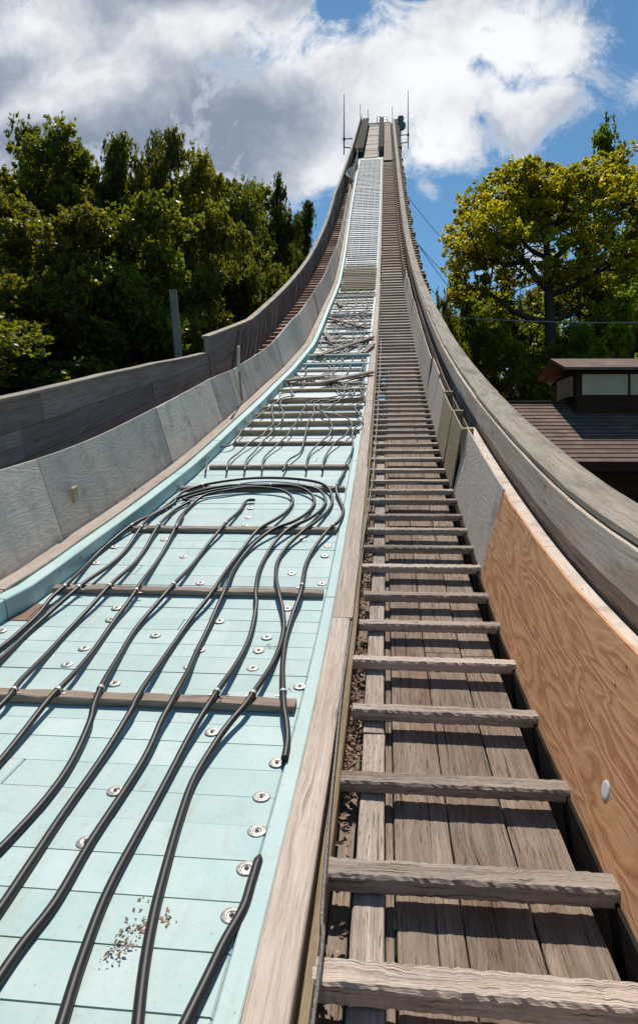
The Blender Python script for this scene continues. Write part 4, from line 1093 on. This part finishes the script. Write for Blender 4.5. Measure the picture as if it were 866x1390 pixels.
def tree_proto(seed, H, Rr, nclus, per, leaf, mat, base=.2, crad=1., openness=0., flat=.75):
    """returns (trunk mesh, crown mesh) for a tree of height H, crown radius Rr"""
    q = random.Random(seed); mb = MB(); cl = []
    lean = Vector((q.uniform(-.6, .6), q.uniform(-.6, .6), 0))
    tp = lambda f: Vector((lean.x*f*f+.12*math.sin(f*5+seed), lean.y*f*f+.12*math.cos(f*4), H*f))
    mb.tube([tp(i/10*.9) for i in range(11)], [H*.021*(1-.82*i/10)+.02 for i in range(11)], 9)
    nm = 13
    ends = []
    for i in range(nm):
        f = base+(.86-base)*(i/(nm-1))**.85; p0 = tp(f); az = i*2.4+q.uniform(-.4, .4)
        env = math.sin(math.pi*min(1, (1-(f-base*.6)/(1.08-base*.6)))**.75)*.5+.5
        env = max(.25, min(1, 1.35*math.sqrt(max(.02, 1-((f-.5)/.58)**2))))
        L = Rr*env*q.uniform(.8, 1.1)*.8; el = .15+.9*f
        d = Vector((math.cos(az)*math.cos(el), math.sin(az)*math.cos(el), math.sin(el)))
        p1 = p0+d*L*.5+Z3*q.uniform(-.1, .2); p2 = p0+d*L*q.uniform(.9, 1.1)+Z3*q.uniform(-.1, .7)
        r0 = H*.010*(1.1-f*.7)+.015
        br_ = smooth([p0, p1, p2], 4); mb.tube(br_, [r0*(1-.8*k/(len(br_)-1)) for k in range(len(br_))], 6)
        for k in range(4):
            s_ = br_[q.randrange(3, len(br_))]; a2 = az+q.uniform(-1.4, 1.4); l2 = L*q.uniform(.3, .6); e2 = q.uniform(0., .9)
            e_ = s_+Vector((math.cos(a2)*math.cos(e2), math.sin(a2)*math.cos(e2), math.sin(e2)))*l2
            mid = (s_+e_)/2+Vector((q.uniform(-.2, .2), q.uniform(-.2, .2), q.uniform(-.2, .2)))
            mb.tube(smooth([s_, mid, e_], 3), [r0*.4]*3+[r0*.3]*3+[r0*.12], 5); ends.append(e_); ends.append(mid)
        ends.append(p2)
    ends.append(tp(.98)); ends.append(tp(.9)); ends.append(tp(.94)+X3*.5)
    q.shuffle(ends)
    for i in range(nclus):
        e_ = ends[i % len(ends)]
        c = e_+Vector((q.gauss(0, .45), q.gauss(0, .45), q.gauss(0, .35)))*crad
        cl.append((tuple(c), crad*q.uniform(.65, 1.25), int(per*q.uniform(.6, 1.3)), flat*q.uniform(.8, 1.2), q.uniform(.25, .62)))
    return mb, cl
PROTO = {}
def make_tree(name, seed, loc, H, Rr, nclus, per, leaf, mat, label, cat='tree', group=None, rot=0, **kw):
    mb, cl = tree_proto(seed, H, Rr, nclus, per, leaf, mat, **kw)
    e = empty(name, loc, label, cat, group); e.rotation_euler.z = rot
    t = mb.build('trunk', bark, None, True); t.parent = e
    me = leaves_mesh('crown', cl, leaf, LM[mat], seed)
    c = bpy.data.objects.new('crown', me); COL.objects.link(c); c.parent = e
    co_ = np.empty(len(me.vertices)*3, dtype=np.float32); me.vertices.foreach_get('co', co_); co_ = co_.reshape(-1, 3)
    PROTO[e.name] = (float(np.percentile(co_[:, 2], 99.8)), float(np.percentile(np.hypot(co_[:, 0], co_[:, 1]), 90)))
    e['used'] = 0
    return e
def put(e, px, py, dep, rpx, label, group=None, rot=0):
    """stand a tree (or a copy) so that its tip is at height py and its crown is rpx wide either side, at real depth dep"""
    p = at_depth(px, py, dep); gz = ground(p.x, p.y); top, rad = PROTO[e.name]
    sz = (p.z-gz)/top; sx_ = (1.65 if px < 325 else 1.2)*rpx*dep/F/rad
    room = (abs(p.x)-4.9)/1.3 if p.x < 0 else (p.x-2.7)/1.3
    sx_ = min(sx_, max(.15, room/rad))
    if e['used'] == 0:
        e['used'] = 1; r = e
    else:
        r = e.copy(); COL.objects.link(r)
        for ch in e.children:
            c = ch.copy(); COL.objects.link(c); c.parent = r
    r.location = (p.x, p.y, gz); r.rotation_euler.z = rot; r.scale = (sx_, sx_, sz); r['label'] = label
    if group: r['group'] = group
    return r
GL = 'broadleaf trees behind the left wall'
HS = 15.
pr = [make_tree('broadleaf_tree', 101+i, (0, 0, 0), HS, (3.9, 3.5, 4.2)[i], (430, 400, 450)[i], 215, .19, 'dark', '', group=GL, base=.12, crad=.76) for i in range(3)]
spots = [ # px, top py, depth, crown radius px, proto, label
 (14, 190, 24, 62, 0, 'large dark broadleaf tree at the left edge of the photo'),
 (85, 186, 27, 40, 1, 'tall broadleaf tree second from the left edge on the skyline'),
 (138, 178, 26, 36, 2, 'tallest broadleaf tree at the centre of the left wood'),
 (180, 176, 29, 30, 0, 'slim tall broadleaf tree just right of the tallest one'),
 (215, 188, 27, 27, 1, 'slim broadleaf tree left of the deep notch in the left skyline'),
 (272, 211, 28, 40, 2, 'broadleaf tree right of the deep notch in the left skyline'),
 (238, 240, 24, 46, 0, 'rounded broadleaf tree directly above the plank post'),
 (305, 232, 33, 38, 1, 'broadleaf tree fourth from the right end of the left wood'),
 (340, 244, 40, 36, 2, 'broadleaf tree third from the right end of the left wood'),
 (377, 254, 46, 24, 0, 'pointed narrow broadleaf tree second from the right end of the left wood'),
 (402, 274, 54, 24, 1, 'narrow broadleaf tree nearest the jump at the right end of the left wood'),
 (50, 262, 18, 75, 2, 'nearer broadleaf tree bulging in front of the left wood at the left'),
 (165, 285, 19, 70, 1, 'nearer broadleaf tree left of the plank post'),
 (320, 330, 27, 52, 0, 'bushy lower broadleaf tree right of the plank post'),
 (-60, 182, 22, 60, 1, 'broadleaf tree cut by the left frame edge'),
]
for i, (px, py, dep, rp, k, lab) in enumerate(spots): put(pr[k], px, py, dep, rp, lab, None, rnd.uniform(0, 6))
back = [(-90, 250, 44, 60), (0, 262, 46, 60), (60, 255, 45, 55), (120, 250, 47, 50), (180, 262, 45, 50), (240, 300, 46, 50), (310, 275, 48, 44), (350, 310, 56, 36), (385, 320, 66, 30), (408, 330, 76, 22)]
for i, (px, py, dep, rp) in enumerate(back):
    put(pr[i % 3], px, py, dep, rp, 'broadleaf tree standing in the back row of the left wood', 'back row of the left wood', i*1.3)
low = [(30, 400, 16, 90), (120, 390, 19, 90), (200, 410, 21, 80), (275, 410, 25, 60), (330, 390, 32, 45), (-40, 430, 14, 90), (365, 370, 40, 34), (392, 350, 50, 24)]
for i, (px, py, dep, rp) in enumerate(low):
    put(pr[(i+1) % 3], px, py, dep, rp, 'low leafy understory tree filling the foot of the left wood', 'understory of the left wood', i*2.1)

# right side: the yellowing oak, its limbs placed like the photo's
OD = 29.
def op(px, py, dd=0): return at_depth(px, py, OD+dd)
ob = op(747, 560); oz = ground(ob.x, ob.y)
oak = empty('oak_tree', (ob.x, ob.y, oz), 'spreading oak with yellow-green leaves and bare dark limbs behind the house roof', 'tree')
mb = MB()
trunk = [Vector((ob.x+.1, ob.y, oz-.2)), op(748, 560), op(748, 500), op(747, 450), op(745, 400), op(743, 350, .3), op(742, 320, .5), op(746, 280, .5), op(752, 245, .4)]
tr_s = smooth(trunk, 4); mb.tube(tr_s, [max(.05, .40-.35*(k/(len(tr_s)-1))**.9) for k in range(len(tr_s))], 10, cap=True)
limbs = [[(746, 437), (715, 430), (690, 417), (668, 400), (650, 393), (632, 390)],
         [(744, 395, 0), (725, 372, -.4), (710, 352, -1), (690, 330, -1.3), (665, 318, -1.5), (635, 320, -1.5), (608, 335, -1.5)],
         [(742, 320), (722, 296, .5), (700, 275, 1), (688, 255, 1.2), (680, 235, 1)],
         [(742, 318), (760, 300, -.5), (785, 285, -1), (805, 262, -1), (820, 240, -1)],
         [(745, 400), (775, 390, -.6), (800, 375, -1.2), (830, 360, -1.5), (866, 345, -2)],
         [(744, 360), (775, 330, 1), (800, 310, 1.6), (830, 295, 2), (870, 270, 2)],
         [(710, 352, -1), (690, 360, -1.8), (665, 352, -2.4), (640, 350, -2.6)],
         [(742, 330), (730, 290, -1), (720, 260, -1.6), (712, 230, -1.8)],
         [(746, 437), (775, 425, .6), (810, 405, 1), (850, 400, 1.4)],
         [(743, 350), (716, 335, 1.2), (690, 300, 2), (660, 290, 2.4), (630, 285, 2.6)]]
def over(c, pad):
    dc_ = -c.x*SP+c.y*CP; xq = CX+F*(c.x*CP+c.y*SP)/dc_
    return HY-F*c.z/dc_ < pad+np.interp(xq, [585, 610, 640, 680, 715, 745, 780, 810, 840, 870], [325, 292, 240, 222, 198, 212, 222, 204, 190, 184])
tips = []
orn = random.Random(5)
for li, l in enumerate(limbs):
    pts = smooth([op(*q) for q in l], 4); r0 = .16 if li in (0, 1, 4, 5) else .12
    mb.tube(pts, [max(.02, r0*(1-.88*k/(len(pts)-1))) for k in range(len(pts))], 7)
    for k in range(30):
        s_ = pts[orn.randrange(len(pts)//4, len(pts))]; d = Vector((orn.gauss(0, 1), orn.gauss(0, 1), orn.uniform(-.2, 1.1))).normalized()*orn.uniform(.9, 2.5)
        m1 = s_+d*.5+Vector((orn.gauss(0, .12), orn.gauss(0, .12), .1)); e_ = s_+d
        if e_.x < 2.6 or over(e_, 10): continue
        mb.tube(smooth([s_, m1, e_], 3), [.035]*3+[.022]*3+[.01], 5); tips.append(e_)
    tips.append(pts[-1])
t_ = mb.build('trunk', bark, None, True); t_.parent = oak; t_.matrix_parent_inverse = Matrix.Translation(-oak.location)
cl_y = []; cl_g = []
def crown_cluster(c, rad, n, low):
    if c.x < 2.35+rad*.6: return
    dc_ = -c.x*SP+c.y*CP; xq = CX+F*(c.x*CP+c.y*SP)/dc_; zt = c.z+rad*.55
    if HY-F*zt/dc_ < np.interp(xq, [585, 610, 640, 680, 715, 745, 780, 810, 840, 870], [325, 292, 240, 222, 198, 212, 222, 204, 190, 184]): return
    (cl_g if low else cl_y).append((tuple(c-oak.location), rad, n, .5, orn.uniform(.25, .75)))
for e_ in tips:
    c = e_+Vector((orn.gauss(0, .25), orn.gauss(0, .25), orn.gauss(0, .2)))
    crown_cluster(c, orn.uniform(.35, .72), orn.randrange(110, 220), c.z < (HY-385)/F*OD or orn.random() < .12)
# extra foliage masses following the photo's crown
for (px, py, dd, rr, k) in [(610, 332, -1.5, 30, 5), (640, 300, 0, 34, 8), (660, 265, 1, 32, 7), (690, 235, 1, 34, 8), (715, 232, 0, 24, 5), (730, 255, -1, 46, 12), (770, 250, 0, 44, 12), (800, 235, 1, 40, 10), (690, 290, -1, 44, 10), (755, 300, 1, 44, 10), (812, 285, 0, 40, 9), (640, 340, -2, 26, 5), (680, 330, -1, 26, 5), (820, 235, 0, 24, 4), (712, 228, 0, 14, 2), (598, 340, -1.5, 8, 1), (650, 232, .5, 14, 2), (627, 243, .5, 14, 2), (800, 330, 0, 30, 5)]:
    for _ in range(int(k*2.1)):
        c = op(px+orn.gauss(0, rr*.5), py+orn.gauss(0, rr*.36), dd+orn.gauss(0, 1.1)); crown_cluster(c, orn.uniform(.3, .6), orn.randrange(70, 150), False)
c_ = bpy.data.objects.new('crown', leaves_mesh('crown', cl_y, .155, LM['yellow'], 7, .7)); COL.objects.link(c_); c_.parent = oak
c_ = bpy.data.objects.new('lower_foliage', leaves_mesh('lower_foliage', cl_g, .16, LM['mid'], 8, .7)); COL.objects.link(c_); c_.parent = oak
# the trees around it
GR = 'green trees behind the oak on the right'
mp = make_tree('broadleaf_tree', 301, (0, 0, 0), HS, 4.3, 430, 170, .18, 'mid', '', group=GR, base=.1, crad=.62)
rs = [(868, 184, 36, 60, 'tall green tree reaching the upper right edge of the photo'),
      (920, 200, 33, 60, 'green tree cut by the right frame edge beside the cupola'),
      (603, 376, 38, 34, 'low green tree nearest the jump on the right'),
      (650, 372, 33, 48, 'green tree left of the oak trunk, behind its lowest bare limb'),
      (705, 372, 34, 45, 'green tree directly left of the oak trunk in the second row'),
      (808, 320, 32, 50, 'green tree behind the cupola, right of the oak trunk'),
      (640, 432, 26, 40, 'bright low leafy tree just behind the right cap rail'),
      (695, 440, 25, 45, 'low leafy tree behind the left end of the roof ridge'),
      (840, 410, 25, 60, 'low leafy tree right behind the cupola roof')]
for i, (px, py, dep, rp, lab) in enumerate(rs): put(mp, px, py, dep, rp, lab, None, i*1.7)
for i, (px, py, dep, rp) in enumerate([(585, 400, 60, 24), (640, 400, 46, 40), (700, 395, 45, 45), (760, 370, 44, 50), (820, 350, 45, 50), (880, 330, 44, 60), (940, 300, 42, 60), (780, 440, 30, 60), (735, 460, 29, 50)]):
    put(pr[i % 3], px, py, dep, rp, 'dark tree filling the gaps in the wood behind the oak', 'back row of the right wood', i*1.1)

for o in bpy.data.objects:
    if 'used' in o.keys(): del o['used']
